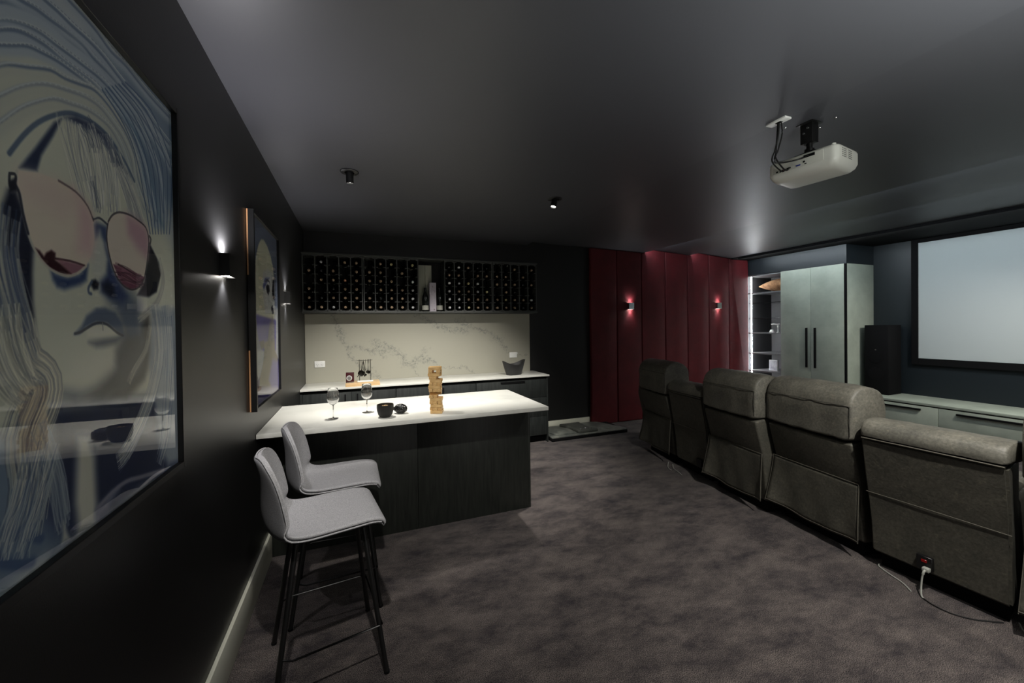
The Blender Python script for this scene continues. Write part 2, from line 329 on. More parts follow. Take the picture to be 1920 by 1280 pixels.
PRINT1=[('P',[(0.105,1.029),(0.384,1.244),(0.919,1.253),(0.889,0.651),(0.825,0.736),(0.613,0.854),(0.511,0.919),(0.419,0.94),(0.354,0.926),(0.357,0.988),(0.289,1.022),(0.155,0.974),(0.103,0.939)],(136,143,145),0.06),
('P',[(0.431,1.118),(0.919,1.253),(0.899,0.849),(0.643,0.819),(0.584,0.878),(0.499,0.942),(0.427,1.004)],(88,104,120),0.05),
('P',[(0.516,1.054),(0.619,1.01),(0.765,0.768),(0.649,0.781),(0.569,0.873),(0.505,0.934),(0.459,0.967)],(72,98,120),0.03),
('L',[(0.159,0.994),(0.183,1.012),(0.208,1.025),(0.242,1.041),(0.271,1.05),(0.307,1.056),(0.35,1.059),(0.408,1.068),(0.462,1.067),(0.523,1.06),(0.591,1.057),(0.669,1.044),(0.757,1.021),(0.826,0.982)],0.016,(128,138,145),0.02),
('L',[(0.156,0.998),(0.18,1.016),(0.205,1.029),(0.238,1.044),(0.267,1.054),(0.303,1.06),(0.346,1.063),(0.403,1.072),(0.457,1.072),(0.517,1.065),(0.584,1.062),(0.661,1.05),(0.748,1.028),(0.816,0.989)],0.004,(74,88,108),0.005),
('L',[(0.16,1.004),(0.184,1.023),(0.209,1.036),(0.244,1.052),(0.273,1.062),(0.309,1.068),(0.352,1.072),(0.411,1.082),(0.465,1.082),(0.526,1.076),(0.595,1.073),(0.673,1.062),(0.762,1.04),(0.832,1.001)],0.0015,(152,158,156),0.003),
('D',[(0.164,1.005),(0.188,1.024),(0.213,1.037),(0.248,1.053),(0.278,1.063),(0.314,1.069),(0.358,1.073),(0.417,1.083),(0.472,1.083),(0.534,1.078),(0.604,1.075),(0.683,1.064),(0.774,1.042),(0.845,1.003)],0.0016,(78,88,104),0.0012),
('L',[(0.158,0.96),(0.188,0.983),(0.227,1.003),(0.266,1.016),(0.306,1.02),(0.353,1.028),(0.402,1.033),(0.456,1.039),(0.509,1.035),(0.575,1.022),(0.643,1.003),(0.709,0.966),(0.752,0.909),(0.777,0.805)],0.016,(128,138,145),0.02),
('L',[(0.155,0.964),(0.185,0.987),(0.224,1.007),(0.263,1.02),(0.302,1.025),(0.349,1.032),(0.397,1.038),(0.45,1.044),(0.503,1.04),(0.569,1.027),(0.635,1.01),(0.7,0.973),(0.743,0.916),(0.767,0.813)],0.0025,(74,88,108),0.005),
('L',[(0.159,0.97),(0.189,0.993),(0.229,1.014),(0.268,1.028),(0.308,1.033),(0.356,1.041),(0.404,1.047),(0.458,1.054),(0.512,1.05),(0.579,1.038),(0.647,1.021),(0.713,0.984),(0.757,0.927),(0.782,0.824)],0.0015,(152,158,156),0.003),
('D',[(0.163,0.971),(0.193,0.994),(0.233,1.015),(0.273,1.029),(0.313,1.034),(0.361,1.042),(0.41,1.048),(0.465,1.055),(0.52,1.051),(0.588,1.04),(0.656,1.022),(0.724,0.985),(0.769,0.928),(0.794,0.823)],0.0016,(78,88,104),0.0012),
('L',[(0.157,0.943),(0.181,0.963),(0.21,0.981),(0.244,0.993),(0.285,1.001),(0.326,1.002),(0.381,1.008),(0.432,1.012),(0.489,1.003),(0.553,0.988),(0.61,0.961),(0.655,0.915),(0.678,0.87),(0.727,0.766)],0.016,(128,138,145),0.02),
('L',[(0.155,0.947),(0.178,0.967),(0.207,0.985),(0.24,0.997),(0.281,1.005),(0.322,1.006),(0.376,1.013),(0.427,1.017),(0.483,1.008),(0.547,0.994),(0.602,0.967),(0.647,0.922),(0.67,0.877),(0.718,0.774)],0.004,(74,88,108),0.005),
('L',[(0.159,0.953),(0.183,0.974),(0.211,0.992),(0.246,1.004),(0.287,1.013),(0.328,1.014),(0.383,1.021),(0.435,1.026),(0.492,1.018),(0.557,1.004),(0.613,0.977),(0.659,0.933),(0.682,0.888),(0.731,0.783)],0.0015,(152,158,156),0.003),
('D',[(0.162,0.954),(0.186,0.974),(0.215,0.992),(0.25,1.005),(0.292,1.014),(0.333,1.015),(0.389,1.022),(0.442,1.028),(0.5,1.019),(0.565,1.005),(0.623,0.978),(0.669,0.933),(0.693,0.888),(0.743,0.783)],0.0016,(78,88,104),0.0012),
('L',[(0.157,0.92),(0.193,0.943),(0.233,0.968),(0.273,0.981),(0.313,0.99),(0.361,0.996),(0.411,1.0),(0.465,0.993),(0.526,0.975),(0.572,0.948),(0.623,0.903),(0.644,0.859),(0.7,0.763)],0.016,(128,138,145),0.02),
('L',[(0.154,0.924),(0.19,0.947),(0.229,0.972),(0.269,0.985),(0.309,0.995),(0.357,1.001),(0.406,1.005),(0.46,0.999),(0.52,0.981),(0.566,0.954),(0.615,0.91),(0.637,0.866),(0.691,0.771)],0.0025,(74,88,108),0.005),
('L',[(0.158,0.93),(0.194,0.953),(0.234,0.979),(0.275,0.992),(0.315,1.003),(0.364,1.009),(0.413,1.014),(0.468,1.008),(0.529,0.99),(0.576,0.964),(0.626,0.92),(0.648,0.876),(0.704,0.78)],0.0015,(152,158,156),0.003),
('D',[(0.161,0.93),(0.198,0.954),(0.238,0.98),(0.279,0.993),(0.32,1.004),(0.369,1.01),(0.42,1.015),(0.475,1.009),(0.537,0.991),(0.585,0.965),(0.636,0.92),(0.658,0.876),(0.715,0.78)],0.0016,(78,88,104),0.0012),
('L',[(0.155,0.88),(0.185,0.904),(0.235,0.931),(0.291,0.96),(0.333,0.968),(0.38,0.982),(0.432,0.999),(0.477,0.996),(0.52,0.983),(0.573,0.956),(0.608,0.917),(0.628,0.853),(0.683,0.78)],0.016,(146,149,140),0.02),
('L',[(0.153,0.884),(0.182,0.909),(0.232,0.935),(0.288,0.964),(0.329,0.972),(0.375,0.987),(0.427,1.004),(0.471,1.001),(0.514,0.988),(0.566,0.962),(0.601,0.923),(0.621,0.86),(0.675,0.788)],0.0025,(74,88,108),0.005),
('L',[(0.157,0.89),(0.187,0.915),(0.237,0.942),(0.293,0.972),(0.336,0.98),(0.382,0.996),(0.435,1.013),(0.48,1.011),(0.523,0.998),(0.576,0.972),(0.612,0.933),(0.632,0.87),(0.687,0.797)],0.0015,(152,158,156),0.003),
('D',[(0.16,0.89),(0.191,0.915),(0.241,0.943),(0.298,0.973),(0.341,0.981),(0.388,0.997),(0.441,1.014),(0.487,1.012),(0.531,0.999),(0.585,0.973),(0.621,0.934),(0.642,0.87),(0.697,0.797)],0.0016,(118,124,126),0.0012),
('L',[(0.137,0.811),(0.172,0.844),(0.216,0.884),(0.271,0.92),(0.333,0.943),(0.399,0.964),(0.453,0.97),(0.5,0.959),(0.551,0.939),(0.592,0.899),(0.605,0.845),(0.657,0.781)],0.016,(146,149,140),0.02),
('L',[(0.135,0.815),(0.169,0.848),(0.213,0.888),(0.267,0.924),(0.328,0.948),(0.394,0.969),(0.448,0.975),(0.494,0.964),(0.545,0.945),(0.585,0.905),(0.598,0.852),(0.65,0.789)],0.0024,(112,120,126),0.005),
('L',[(0.138,0.82),(0.173,0.854),(0.218,0.894),(0.273,0.931),(0.335,0.956),(0.402,0.978),(0.456,0.984),(0.503,0.974),(0.555,0.954),(0.596,0.915),(0.609,0.861),(0.662,0.798)],0.0015,(152,158,156),0.003),
('D',[(0.142,0.82),(0.177,0.854),(0.222,0.895),(0.277,0.932),(0.34,0.956),(0.408,0.979),(0.463,0.985),(0.511,0.975),(0.563,0.955),(0.605,0.916),(0.618,0.862),(0.672,0.798)],0.0016,(118,124,126),0.0012),
('L',[(0.164,0.791),(0.208,0.838),(0.251,0.873),(0.298,0.905),(0.35,0.922),(0.403,0.938),(0.452,0.942),(0.499,0.937),(0.543,0.909),(0.576,0.866),(0.618,0.802)],0.016,(146,149,140),0.02),
('L',[(0.161,0.796),(0.205,0.843),(0.247,0.878),(0.294,0.91),(0.345,0.927),(0.398,0.943),(0.446,0.948),(0.493,0.943),(0.537,0.915),(0.569,0.873),(0.611,0.81)],0.0024,(112,120,126),0.005),
('L',[(0.166,0.801),(0.21,0.849),(0.252,0.884),(0.3,0.917),(0.352,0.935),(0.406,0.951),(0.455,0.956),(0.502,0.952),(0.547,0.925),(0.58,0.882),(0.622,0.819)],0.0015,(152,158,156),0.003),
('D',[(0.169,0.801),(0.214,0.849),(0.257,0.885),(0.305,0.918),(0.358,0.936),(0.412,0.952),(0.462,0.957),(0.51,0.953),(0.555,0.925),(0.589,0.882),(0.632,0.818)],0.0016,(118,124,126),0.0012),
('L',[(0.133,1.025),(0.215,1.042),(0.257,1.056),(0.295,1.062),(0.337,1.071),(0.393,1.079),(0.435,1.073),(0.492,1.074),(0.556,1.068),(0.629,1.053),(0.711,1.027),(0.786,0.998),(0.831,0.969)],0.016,(128,138,145),0.02),
('L',[(0.13,1.028),(0.212,1.046),(0.253,1.059),(0.291,1.066),(0.333,1.075),(0.388,1.083),(0.429,1.078),(0.486,1.079),(0.55,1.073),(0.621,1.059),(0.703,1.033),(0.776,1.004),(0.821,0.977)],0.004,(74,88,108),0.005),
('L',[(0.134,1.034),(0.216,1.053),(0.258,1.067),(0.297,1.074),(0.339,1.084),(0.396,1.093),(0.437,1.088),(0.495,1.09),(0.56,1.084),(0.633,1.07),(0.716,1.045),(0.791,1.017),(0.836,0.989)],0.0015,(152,158,156),0.003),
('D',[(0.137,1.035),(0.22,1.054),(0.263,1.068),(0.302,1.075),(0.344,1.085),(0.402,1.094),(0.444,1.089),(0.503,1.091),(0.568,1.086),(0.642,1.072),(0.727,1.047),(0.803,1.018),(0.85,0.991)],0.0016,(78,88,104),0.0012),
('L',[(0.223,1.087),(0.276,1.09),(0.316,1.095),(0.36,1.097),(0.414,1.103),(0.469,1.102),(0.524,1.094),(0.592,1.084),(0.67,1.074),(0.74,1.057),(0.829,1.043)],0.016,(128,138,145),0.02),
('L',[(0.22,1.091),(0.273,1.094),(0.312,1.099),(0.356,1.101),(0.409,1.107),(0.464,1.107),(0.518,1.099),(0.585,1.09),(0.662,1.08),(0.731,1.064),(0.819,1.05)],0.004,(74,88,108),0.005),
('L',[(0.224,1.099),(0.278,1.102),(0.318,1.107),(0.363,1.11),(0.417,1.117),(0.472,1.117),(0.527,1.109),(0.596,1.101),(0.674,1.092),(0.745,1.076),(0.835,1.063)],0.0015,(152,158,156),0.003),
('D',[(0.228,1.1),(0.283,1.103),(0.323,1.109),(0.368,1.112),(0.423,1.119),(0.479,1.119),(0.535,1.111),(0.605,1.103),(0.684,1.094),(0.756,1.078),(0.848,1.065)],0.0016,(78,88,104),0.0012),
('L',[(0.298,1.149),(0.348,1.146),(0.396,1.147),(0.448,1.146),(0.507,1.137),(0.573,1.142),(0.648,1.136),(0.734,1.133),(0.834,1.134)],0.016,(128,138,145),0.02),
('L',[(0.294,1.153),(0.344,1.149),(0.391,1.151),(0.443,1.15),(0.501,1.141),(0.566,1.147),(0.64,1.141),(0.725,1.138),(0.823,1.14)],0.004,(74,88,108),0.005),
('L',[(0.3,1.162),(0.351,1.159),(0.398,1.161),(0.451,1.16),(0.51,1.152),(0.577,1.159),(0.652,1.153),(0.739,1.152),(0.839,1.155)],0.0015,(152,158,156),0.003),
('D',[(0.305,1.163),(0.356,1.161),(0.404,1.163),(0.458,1.163),(0.518,1.154),(0.585,1.161),(0.662,1.156),(0.75,1.154),(0.852,1.157)],0.0016,(78,88,104),0.0012),
('L',[(0.461,1.023),(0.533,0.995),(0.587,0.956),(0.622,0.901),(0.651,0.822),(0.68,0.727)],0.003,(50,70,95),0.003),
('L',[(0.474,1.033),(0.554,1.008),(0.612,0.967),(0.649,0.911),(0.673,0.829),(0.697,0.73)],0.003,(50,70,95),0.003),
('L',[(0.488,1.044),(0.576,1.022),(0.637,0.979),(0.676,0.921),(0.697,0.836),(0.714,0.734)],0.003,(50,70,95),0.003),
('L',[(0.503,1.055),(0.599,1.036),(0.664,0.99),(0.704,0.932),(0.721,0.844),(0.732,0.738)],0.003,(50,70,95),0.003),
('L',[(0.517,1.066),(0.622,1.051),(0.692,1.003),(0.734,0.943),(0.746,0.851),(0.75,0.742)],0.003,(50,70,95),0.003),
('L',[(0.533,1.078),(0.647,1.067),(0.721,1.016),(0.765,0.955),(0.772,0.859),(0.769,0.747)],0.003,(50,70,95),0.003),
('L',[(0.548,1.089),(0.673,1.083),(0.752,1.029),(0.798,0.968),(0.8,0.868),(0.788,0.751)],0.003,(50,70,95),0.003),
('L',[(0.564,1.102),(0.699,1.1),(0.784,1.044),(0.833,0.981),(0.828,0.877),(0.808,0.755)],0.003,(50,70,95),0.003),
('L',[(0.184,0.755),(0.217,0.802),(0.253,0.843),(0.297,0.879),(0.349,0.91),(0.413,0.925),(0.468,0.924),(0.517,0.907),(0.563,0.881),(0.598,0.852)],0.006,(60,75,95),0.004),
('P',[(0.296,0.864),(0.318,0.883),(0.291,0.833),(0.259,0.783),(0.247,0.748),(0.205,0.738),(0.244,0.79)],(30,40,62),0.006),
('P',[(0.326,0.889),(0.363,0.912),(0.424,0.923),(0.474,0.92),(0.51,0.901),(0.576,0.856),(0.541,0.851),(0.491,0.885),(0.445,0.9),(0.382,0.896)],(35,45,68),0.01),
('S',[(0.344,0.894),(0.352,0.852),(0.369,0.797),(0.396,0.737)],9,0.05,0.002,[(126,128,124),(84,92,104),(182,183,172),(178,178,166),(150,150,142)]),
('S',[(0.397,0.91),(0.419,0.865),(0.433,0.805),(0.438,0.723)],14,0.045,0.002,[(126,128,124),(84,92,104),(182,183,172),(178,178,166),(150,150,142)]),
('S',[(0.457,0.915),(0.478,0.866),(0.491,0.808),(0.494,0.738)],14,0.04,0.002,[(126,128,124),(84,92,104),(182,183,172),(178,178,166),(150,150,142)]),
('S',[(0.504,0.898),(0.541,0.843),(0.58,0.781),(0.607,0.71)],14,0.028,0.002,[(126,128,124),(84,92,104),(182,183,172),(178,178,166),(150,150,142)]),
('S',[(0.541,0.862),(0.596,0.805),(0.639,0.738),(0.67,0.679)],10,0.02,0.002,[(126,128,124),(84,92,104),(182,183,172),(178,178,166),(150,150,142)]),
('S',[(0.392,0.914),(0.417,0.894),(0.432,0.861)],3,0.03,0.002,[(60,68,82),(44,54,76),(90,96,104)]),
('S',[(0.456,0.912),(0.491,0.892),(0.508,0.857)],3,0.02,0.002,[(60,68,82),(44,54,76),(90,96,104)]),
('S',[(0.419,0.8),(0.434,0.762),(0.441,0.723)],2,0.03,0.002,[(60,68,82),(44,54,76),(90,96,104)]),
('P',[(0.198,0.696),(0.21,0.67),(0.222,0.624),(0.238,0.593),(0.232,0.552),(0.232,0.499),(0.24,0.421),(0.245,0.364),(0.274,0.321),(0.297,0.285),(0.258,0.307),(0.231,0.365),(0.2,0.445),(0.186,0.508),(0.172,0.556),(0.166,0.616),(0.166,0.658),(0.179,0.689)],(24,28,42),0.01),
('S',[(0.163,0.664),(0.155,0.59),(0.168,0.519),(0.193,0.445),(0.231,0.365),(0.251,0.308)],22,0.05,0.004,[(60,72,95),(110,115,115),(140,142,132),(45,55,75)]),
('P',[(0.528,0.42),(0.662,0.488),(0.684,0.385),(0.629,0.305),(0.535,0.263),(0.304,0.297),(0.271,0.32),(0.256,0.345),(0.288,0.324),(0.38,0.313),(0.46,0.344),(0.506,0.383)],(52,52,52),0.02),
('P',[(0.235,0.589),(0.414,0.654),(0.448,0.699),(0.516,0.552),(0.6,0.537),(0.617,0.411),(0.592,0.365),(0.519,0.312),(0.432,0.269),(0.35,0.26),(0.278,0.303),(0.242,0.38),(0.232,0.499)],(158,160,146),0.012),
('P',[(0.503,0.565),(0.57,0.546),(0.614,0.514),(0.625,0.41),(0.592,0.357),(0.506,0.306),(0.502,0.364),(0.524,0.429),(0.494,0.493),(0.465,0.52)],(74,84,98),0.035),
('P',[(0.493,0.391),(0.542,0.427),(0.626,0.434),(0.622,0.335),(0.536,0.286),(0.434,0.274),(0.36,0.3),(0.391,0.311),(0.447,0.331),(0.492,0.351)],(58,62,66),0.025),
('P',[(0.245,0.372),(0.272,0.343),(0.292,0.326),(0.341,0.319),(0.385,0.309),(0.34,0.291),(0.291,0.311),(0.264,0.339)],(86,94,100),0.02),
('P',[(0.343,0.372),(0.415,0.393),(0.474,0.385),(0.466,0.354),(0.413,0.325),(0.36,0.322),(0.323,0.343)],(166,166,152),0.04),
('P',[(0.389,0.417),(0.439,0.423),(0.528,0.427),(0.494,0.41),(0.444,0.405),(0.416,0.405)],(62,70,82),0.012),
('P',[(0.342,0.436),(0.366,0.454),(0.382,0.476),(0.419,0.495),(0.452,0.498),(0.494,0.488),(0.522,0.461),(0.534,0.428),(0.498,0.438),(0.457,0.459),(0.417,0.461),(0.381,0.449),(0.356,0.437)],(66,78,96),0.008),
('P',[(0.381,0.447),(0.417,0.459),(0.457,0.457),(0.492,0.44),(0.498,0.433),(0.438,0.429),(0.385,0.431)],(172,172,158),0.01),
('L',[(0.343,0.437),(0.361,0.44),(0.381,0.448),(0.417,0.46),(0.457,0.458),(0.498,0.438),(0.527,0.429)],0.004,(30,36,50),0.003),
('L',[(0.441,0.461),(0.442,0.444)],0.002,(110,110,105),0.002),
('P',[(0.453,0.662),(0.469,0.638),(0.486,0.599),(0.516,0.563),(0.552,0.533),(0.527,0.513),(0.483,0.519),(0.437,0.535),(0.435,0.558),(0.461,0.581),(0.463,0.616),(0.452,0.642)],(44,56,86),0.016),
('P',[(0.415,0.687),(0.426,0.696),(0.466,0.696),(0.47,0.652),(0.447,0.661),(0.42,0.655)],(50,62,88),0.01),
('P',[(0.422,0.656),(0.439,0.679),(0.452,0.648),(0.463,0.616),(0.45,0.583),(0.421,0.566),(0.406,0.581),(0.407,0.62)],(150,153,145),0.014),
('P',[(0.4,0.548),(0.405,0.558),(0.418,0.562),(0.431,0.554),(0.426,0.54),(0.41,0.537)],(16,20,32),0.006),
('P',[(0.443,0.552),(0.467,0.565),(0.49,0.553),(0.496,0.529),(0.471,0.527),(0.448,0.536)],(18,24,42),0.012),
('L',[(0.405,0.555),(0.392,0.54),(0.393,0.529),(0.401,0.527)],0.004,(60,72,92),0.004),
('P',[(0.276,0.565),(0.29,0.559),(0.324,0.555),(0.36,0.565),(0.393,0.592),(0.385,0.556),(0.365,0.544),(0.314,0.529),(0.293,0.532),(0.282,0.545)],(44,58,86),0.009),
('P',[(0.675,0.697),(0.696,0.68),(0.731,0.651),(0.744,0.618),(0.713,0.558),(0.664,0.539),(0.6,0.539),(0.641,0.58),(0.664,0.649)],(20,22,30),0.006),
('S',[(0.731,0.66),(0.757,0.597),(0.716,0.528),(0.645,0.491),(0.604,0.47)],8,0.012,0.002,[(120,122,118),(150,150,140)]),
('P',[(0.2,0.731),(0.254,0.747),(0.305,0.75),(0.357,0.744),(0.396,0.724),(0.415,0.697),(0.417,0.655),(0.407,0.62),(0.386,0.588),(0.356,0.568),(0.324,0.558),(0.29,0.562),(0.263,0.572),(0.238,0.595),(0.222,0.624),(0.211,0.658),(0.204,0.692),(0.196,0.704)],(168,160,146),0.003),
('P',[(0.348,0.747),(0.396,0.724),(0.415,0.697),(0.417,0.655),(0.405,0.616),(0.362,0.618),(0.365,0.687)],(160,138,136),0.03),
('P',[(0.205,0.73),(0.296,0.747),(0.366,0.725),(0.319,0.675),(0.241,0.687),(0.212,0.692)],(164,152,142),0.03),
('P',[(0.291,0.589),(0.381,0.588),(0.361,0.57),(0.333,0.562),(0.307,0.579)],(112,82,90),0.004),
('L',[(0.291,0.589),(0.334,0.591),(0.381,0.588)],0.003,(50,30,36),0.002),
('P',[(0.238,0.6),(0.249,0.597),(0.26,0.588),(0.266,0.596),(0.28,0.604),(0.291,0.6),(0.29,0.586),(0.303,0.581),(0.324,0.57),(0.337,0.564),(0.302,0.559),(0.275,0.567),(0.252,0.583)],(38,14,20),0.004),
('L',[(0.386,0.588),(0.356,0.568),(0.324,0.558),(0.29,0.562),(0.263,0.572),(0.238,0.595),(0.222,0.624),(0.211,0.658),(0.204,0.692),(0.196,0.704),(0.2,0.731)],0.0045,(150,148,136),0.002),
('L',[(0.222,0.624),(0.211,0.658),(0.204,0.692),(0.196,0.704)],0.004,(26,30,42),0.003),
('L',[(0.415,0.697),(0.396,0.724),(0.357,0.744),(0.305,0.75)],0.0025,(80,66,66),0.003),
('P',[(0.472,0.708),(0.491,0.73),(0.523,0.746),(0.572,0.752),(0.616,0.748),(0.656,0.738),(0.671,0.708),(0.665,0.666),(0.65,0.614),(0.632,0.579),(0.6,0.558),(0.563,0.552),(0.523,0.564),(0.492,0.592),(0.472,0.635),(0.465,0.672)],(166,158,146),0.003),
('P',[(0.557,0.748),(0.616,0.748),(0.656,0.738),(0.671,0.708),(0.664,0.649),(0.605,0.671),(0.562,0.7)],(148,122,128),0.025),
('P',[(0.489,0.608),(0.552,0.606),(0.645,0.593),(0.632,0.579),(0.6,0.558),(0.563,0.552),(0.523,0.564)],(92,56,70),0.003),
('S',[(0.498,0.593),(0.544,0.588),(0.601,0.58),(0.633,0.583)],8,0.02,0.003,[(40,22,30),(120,86,96)]),
('L',[(0.472,0.708),(0.491,0.73),(0.523,0.746),(0.572,0.752),(0.616,0.748),(0.656,0.738),(0.671,0.708),(0.665,0.666),(0.65,0.614),(0.632,0.579),(0.6,0.558),(0.563,0.552),(0.523,0.564),(0.492,0.592),(0.472,0.635),(0.465,0.672),(0.472,0.708)],0.0035,(52,46,50),0.002),
('L',[(0.416,0.702),(0.438,0.71),(0.469,0.702)],0.005,(44,48,58),0.003),
('L',[(0.417,0.705),(0.439,0.714),(0.469,0.707)],0.003,(165,165,152),0.002),
('L',[(0.184,0.72),(0.195,0.723),(0.197,0.715),(0.191,0.7),(0.184,0.698),(0.183,0.71),(0.184,0.72)],0.004,(30,34,40),0.002),
('P',[(0.182,0.707),(0.197,0.717),(0.199,0.695),(0.182,0.687)],(24,26,36),0.004),
('L',[(0.676,0.718),(0.684,0.711),(0.679,0.697)],0.005,(60,60,60),0.003),
('P',[(0.258,0.294),(0.411,0.278),(0.865,0.226),(0.901,-0.036),(0.6,0.004),(0.401,-0.003),(0.261,0.006),(0.272,0.117),(0.279,0.202)],(26,34,56),0.03),
('P',[(0.344,0.217),(0.382,0.207),(0.401,0.155),(0.405,0.035),(0.401,0.0),(0.34,0.01),(0.331,0.077),(0.337,0.143)],(158,158,146),0.02),
('P',[(0.108,0.278),(0.212,0.246),(0.259,0.199),(0.285,0.126),(0.292,0.064),(0.294,0.009),(0.1,-0.005)],(84,98,112),0.03),
('P',[(0.114,0.476),(0.158,0.473),(0.175,0.412),(0.192,0.359),(0.197,0.3),(0.109,0.309)],(150,152,138),0.03),
('P',[(0.207,0.18),(0.239,0.177),(0.276,0.112),(0.287,0.042),(0.27,0.039),(0.226,0.11)],(40,50,74),0.03),
('L',[(0.13,0.121),(0.165,0.097),(0.203,0.072),(0.235,0.051)],0.01,(50,66,92),0.01),
('L',[(0.129,0.07),(0.157,0.048),(0.189,0.028),(0.212,0.019)],0.01,(50,66,92),0.012),
('S',[(0.17,0.463),(0.187,0.411),(0.209,0.37),(0.245,0.347),(0.247,0.318),(0.209,0.25),(0.213,0.168),(0.19,0.071)],34,0.06,0.0022,[(150,150,135),(96,98,96),(60,68,80),(170,168,152)]),
('S',[(0.15,0.487),(0.162,0.413),(0.192,0.354),(0.218,0.323)],20,0.05,0.0025,[(96,100,98),(176,176,162),(120,122,112)]),
('S',[(0.231,0.263),(0.274,0.165),(0.288,0.083),(0.295,0.038)],10,0.03,0.002,[(120,128,132),(90,100,110)]),
('S',[(0.248,0.231),(0.209,0.134),(0.184,0.092),(0.164,0.052)],16,0.05,0.0025,[(130,138,138),(60,74,96),(150,152,146)]),
('P',[(0.681,0.506),(0.843,0.514),(0.865,0.226),(0.853,0.0),(0.765,0.014),(0.708,0.091),(0.687,0.228),(0.656,0.344)],(112,120,126),0.02),
('S',[(0.699,0.516),(0.722,0.383),(0.68,0.277),(0.625,0.206),(0.575,0.161),(0.53,0.127),(0.489,0.113)],22,0.03,0.002,[(150,152,146),(120,128,134),(60,72,90),(168,168,156)]),
('S',[(0.778,0.52),(0.793,0.379),(0.775,0.24),(0.749,0.107),(0.706,0.038)],24,0.035,0.002,[(140,144,142),(80,94,110),(165,166,156),(60,74,94)]),
('S',[(0.67,0.454),(0.641,0.387),(0.582,0.339),(0.551,0.303)],8,0.01,0.0018,[(150,150,138),(110,112,106)]),
('L',[(0.402,0.033),(0.461,0.047),(0.527,0.051),(0.601,0.036),(0.734,0.01)],0.006,(108,108,116),0.008),
('P',[(0.402,0.033),(0.461,0.047),(0.493,0.045),(0.454,0.025),(0.447,0.013),(0.401,0.007)],(96,98,112),0.02),
('P',[(0.29,0.014),(0.296,0.056),(0.312,0.012)],(140,142,136),0.008)]
PRINT2=[('P',[(0.008,1.154),(0.777,1.15),(0.697,0.34),(-0.033,0.37)],(92,100,118),0.01),
('P',[(0.009,0.854),(0.07,0.753),(0.083,0.331),(0.266,0.333),(0.258,0.238),(0.017,0.095),(-0.05,0.106)],(140,146,150),0.02),
('P',[(0.57,0.61),(0.915,0.626),(0.846,-0.031),(0.532,0.214)],(150,153,156),0.02),
('P',[(0.071,0.77),(0.066,0.839),(0.105,0.916),(0.167,0.99),(0.242,1.037),(0.318,1.05),(0.424,1.029),(0.534,0.98),(0.606,0.918),(0.639,0.837),(0.656,0.777),(0.638,0.59),(0.594,0.466),(0.047,0.467),(0.048,0.617)],(176,176,156),0.008),
('P',[(0.274,0.832),(0.409,0.867),(0.585,0.867),(0.645,0.825),(0.638,0.59),(0.327,0.55),(0.274,0.685)],(168,170,168),0.015),
('P',[(0.336,0.801),(0.49,0.819),(0.401,0.775),(0.295,0.719),(0.266,0.738)],(84,92,130),0.01),
('L',[(0.347,0.774),(0.402,0.792),(0.473,0.788),(0.499,0.761)],0.008,(30,32,48),0.006),
('P',[(0.357,0.742),(0.4,0.763),(0.47,0.764),(0.482,0.73),(0.444,0.692),(0.389,0.705)],(22,24,36),0.006),
('P',[(0.596,0.814),(0.645,0.825),(0.645,0.665),(0.599,0.68),(0.556,0.719)],(18,20,30),0.008),
('P',[(0.515,0.609),(0.569,0.63),(0.591,0.6),(0.529,0.598)],(30,32,48),0.006),
('P',[(0.53,0.618),(0.589,0.628),(0.618,0.572),(0.558,0.563),(0.515,0.601)],(40,42,58),0.005),
('P',[(0.065,0.548),(0.176,0.543),(0.463,0.532),(0.686,0.522),(0.664,0.299),(0.441,0.286),(0.198,0.328),(0.137,0.374),(0.082,0.46)],(72,66,140),0.012),
('P',[(0.461,0.503),(0.563,0.544),(0.628,0.491),(0.617,0.302),(0.412,0.313),(0.241,0.358),(0.388,0.389)],(108,104,106),0.03),
('P',[(0.137,0.38),(0.271,0.387),(0.281,0.338),(0.198,0.33)],(78,72,80),0.01),
('P',[(0.283,0.368),(0.618,0.383),(0.628,0.301),(0.789,0.207),(0.787,-0.008),(0.446,0.004),(0.038,0.068),(0.052,0.09),(0.13,0.147),(0.229,0.229),(0.277,0.296)],(112,106,92),0.01),
('P',[(0.535,0.241),(0.789,0.207),(0.787,-0.008),(0.514,0.02),(0.393,0.113)],(104,98,140),0.03),
('P',[(0.052,0.09),(0.14,0.105),(0.516,0.046),(0.768,0.002),(0.767,-0.008),(0.447,0.006),(0.043,0.066)],(140,134,150),0.02),
('P',[(0.044,0.135),(0.144,0.162),(0.128,0.113),(0.101,0.094),(0.04,0.092)],(52,40,84),0.008),
('P',[(0.038,0.065),(0.463,0.003),(0.183,0.0),(0.033,0.005)],(32,24,84),0.006),
('P',[(0.733,0.239),(0.836,0.188),(0.815,-0.015),(0.751,-0.006),(0.772,0.123)],(40,34,88),0.006)]
VEINS=[([(0.3,1.76),(0.36,1.59),(0.44,1.42),(0.48,1.35),(0.66,1.33),(0.79,1.29),(0.87,1.34),(0.99,1.3),(1.12,1.23),(1.18,1.12),(1.29,1.1),(1.47,1.14),(1.56,1.1)],0.05),
([(0.44,1.42),(0.47,1.29),(0.58,1.15),(0.72,1.04),(0.88,0.92),(1.01,0.83)],0.035),
([(1.34,1.75),(1.54,1.65),(1.7,1.57),(1.84,1.53),(2.0,1.54)],0.045),
([(1.92,1.66),(2.08,1.59),(2.23,1.54),(2.39,1.46),(2.55,1.38),(2.62,1.28)],0.045),
([(1.29,1.1),(1.4,1.22),(1.47,1.28)],0.04),
([(1.56,1.09),(1.76,1.02),(1.99,1.02),(2.14,0.96)],0.012),
([(0.82,1.41),(0.92,1.2)],0.04),
([(2.55,1.29),(2.65,1.19),(2.97,1.15)],0.01),
([(1.26,1.08),(1.34,0.93)],0.012)]
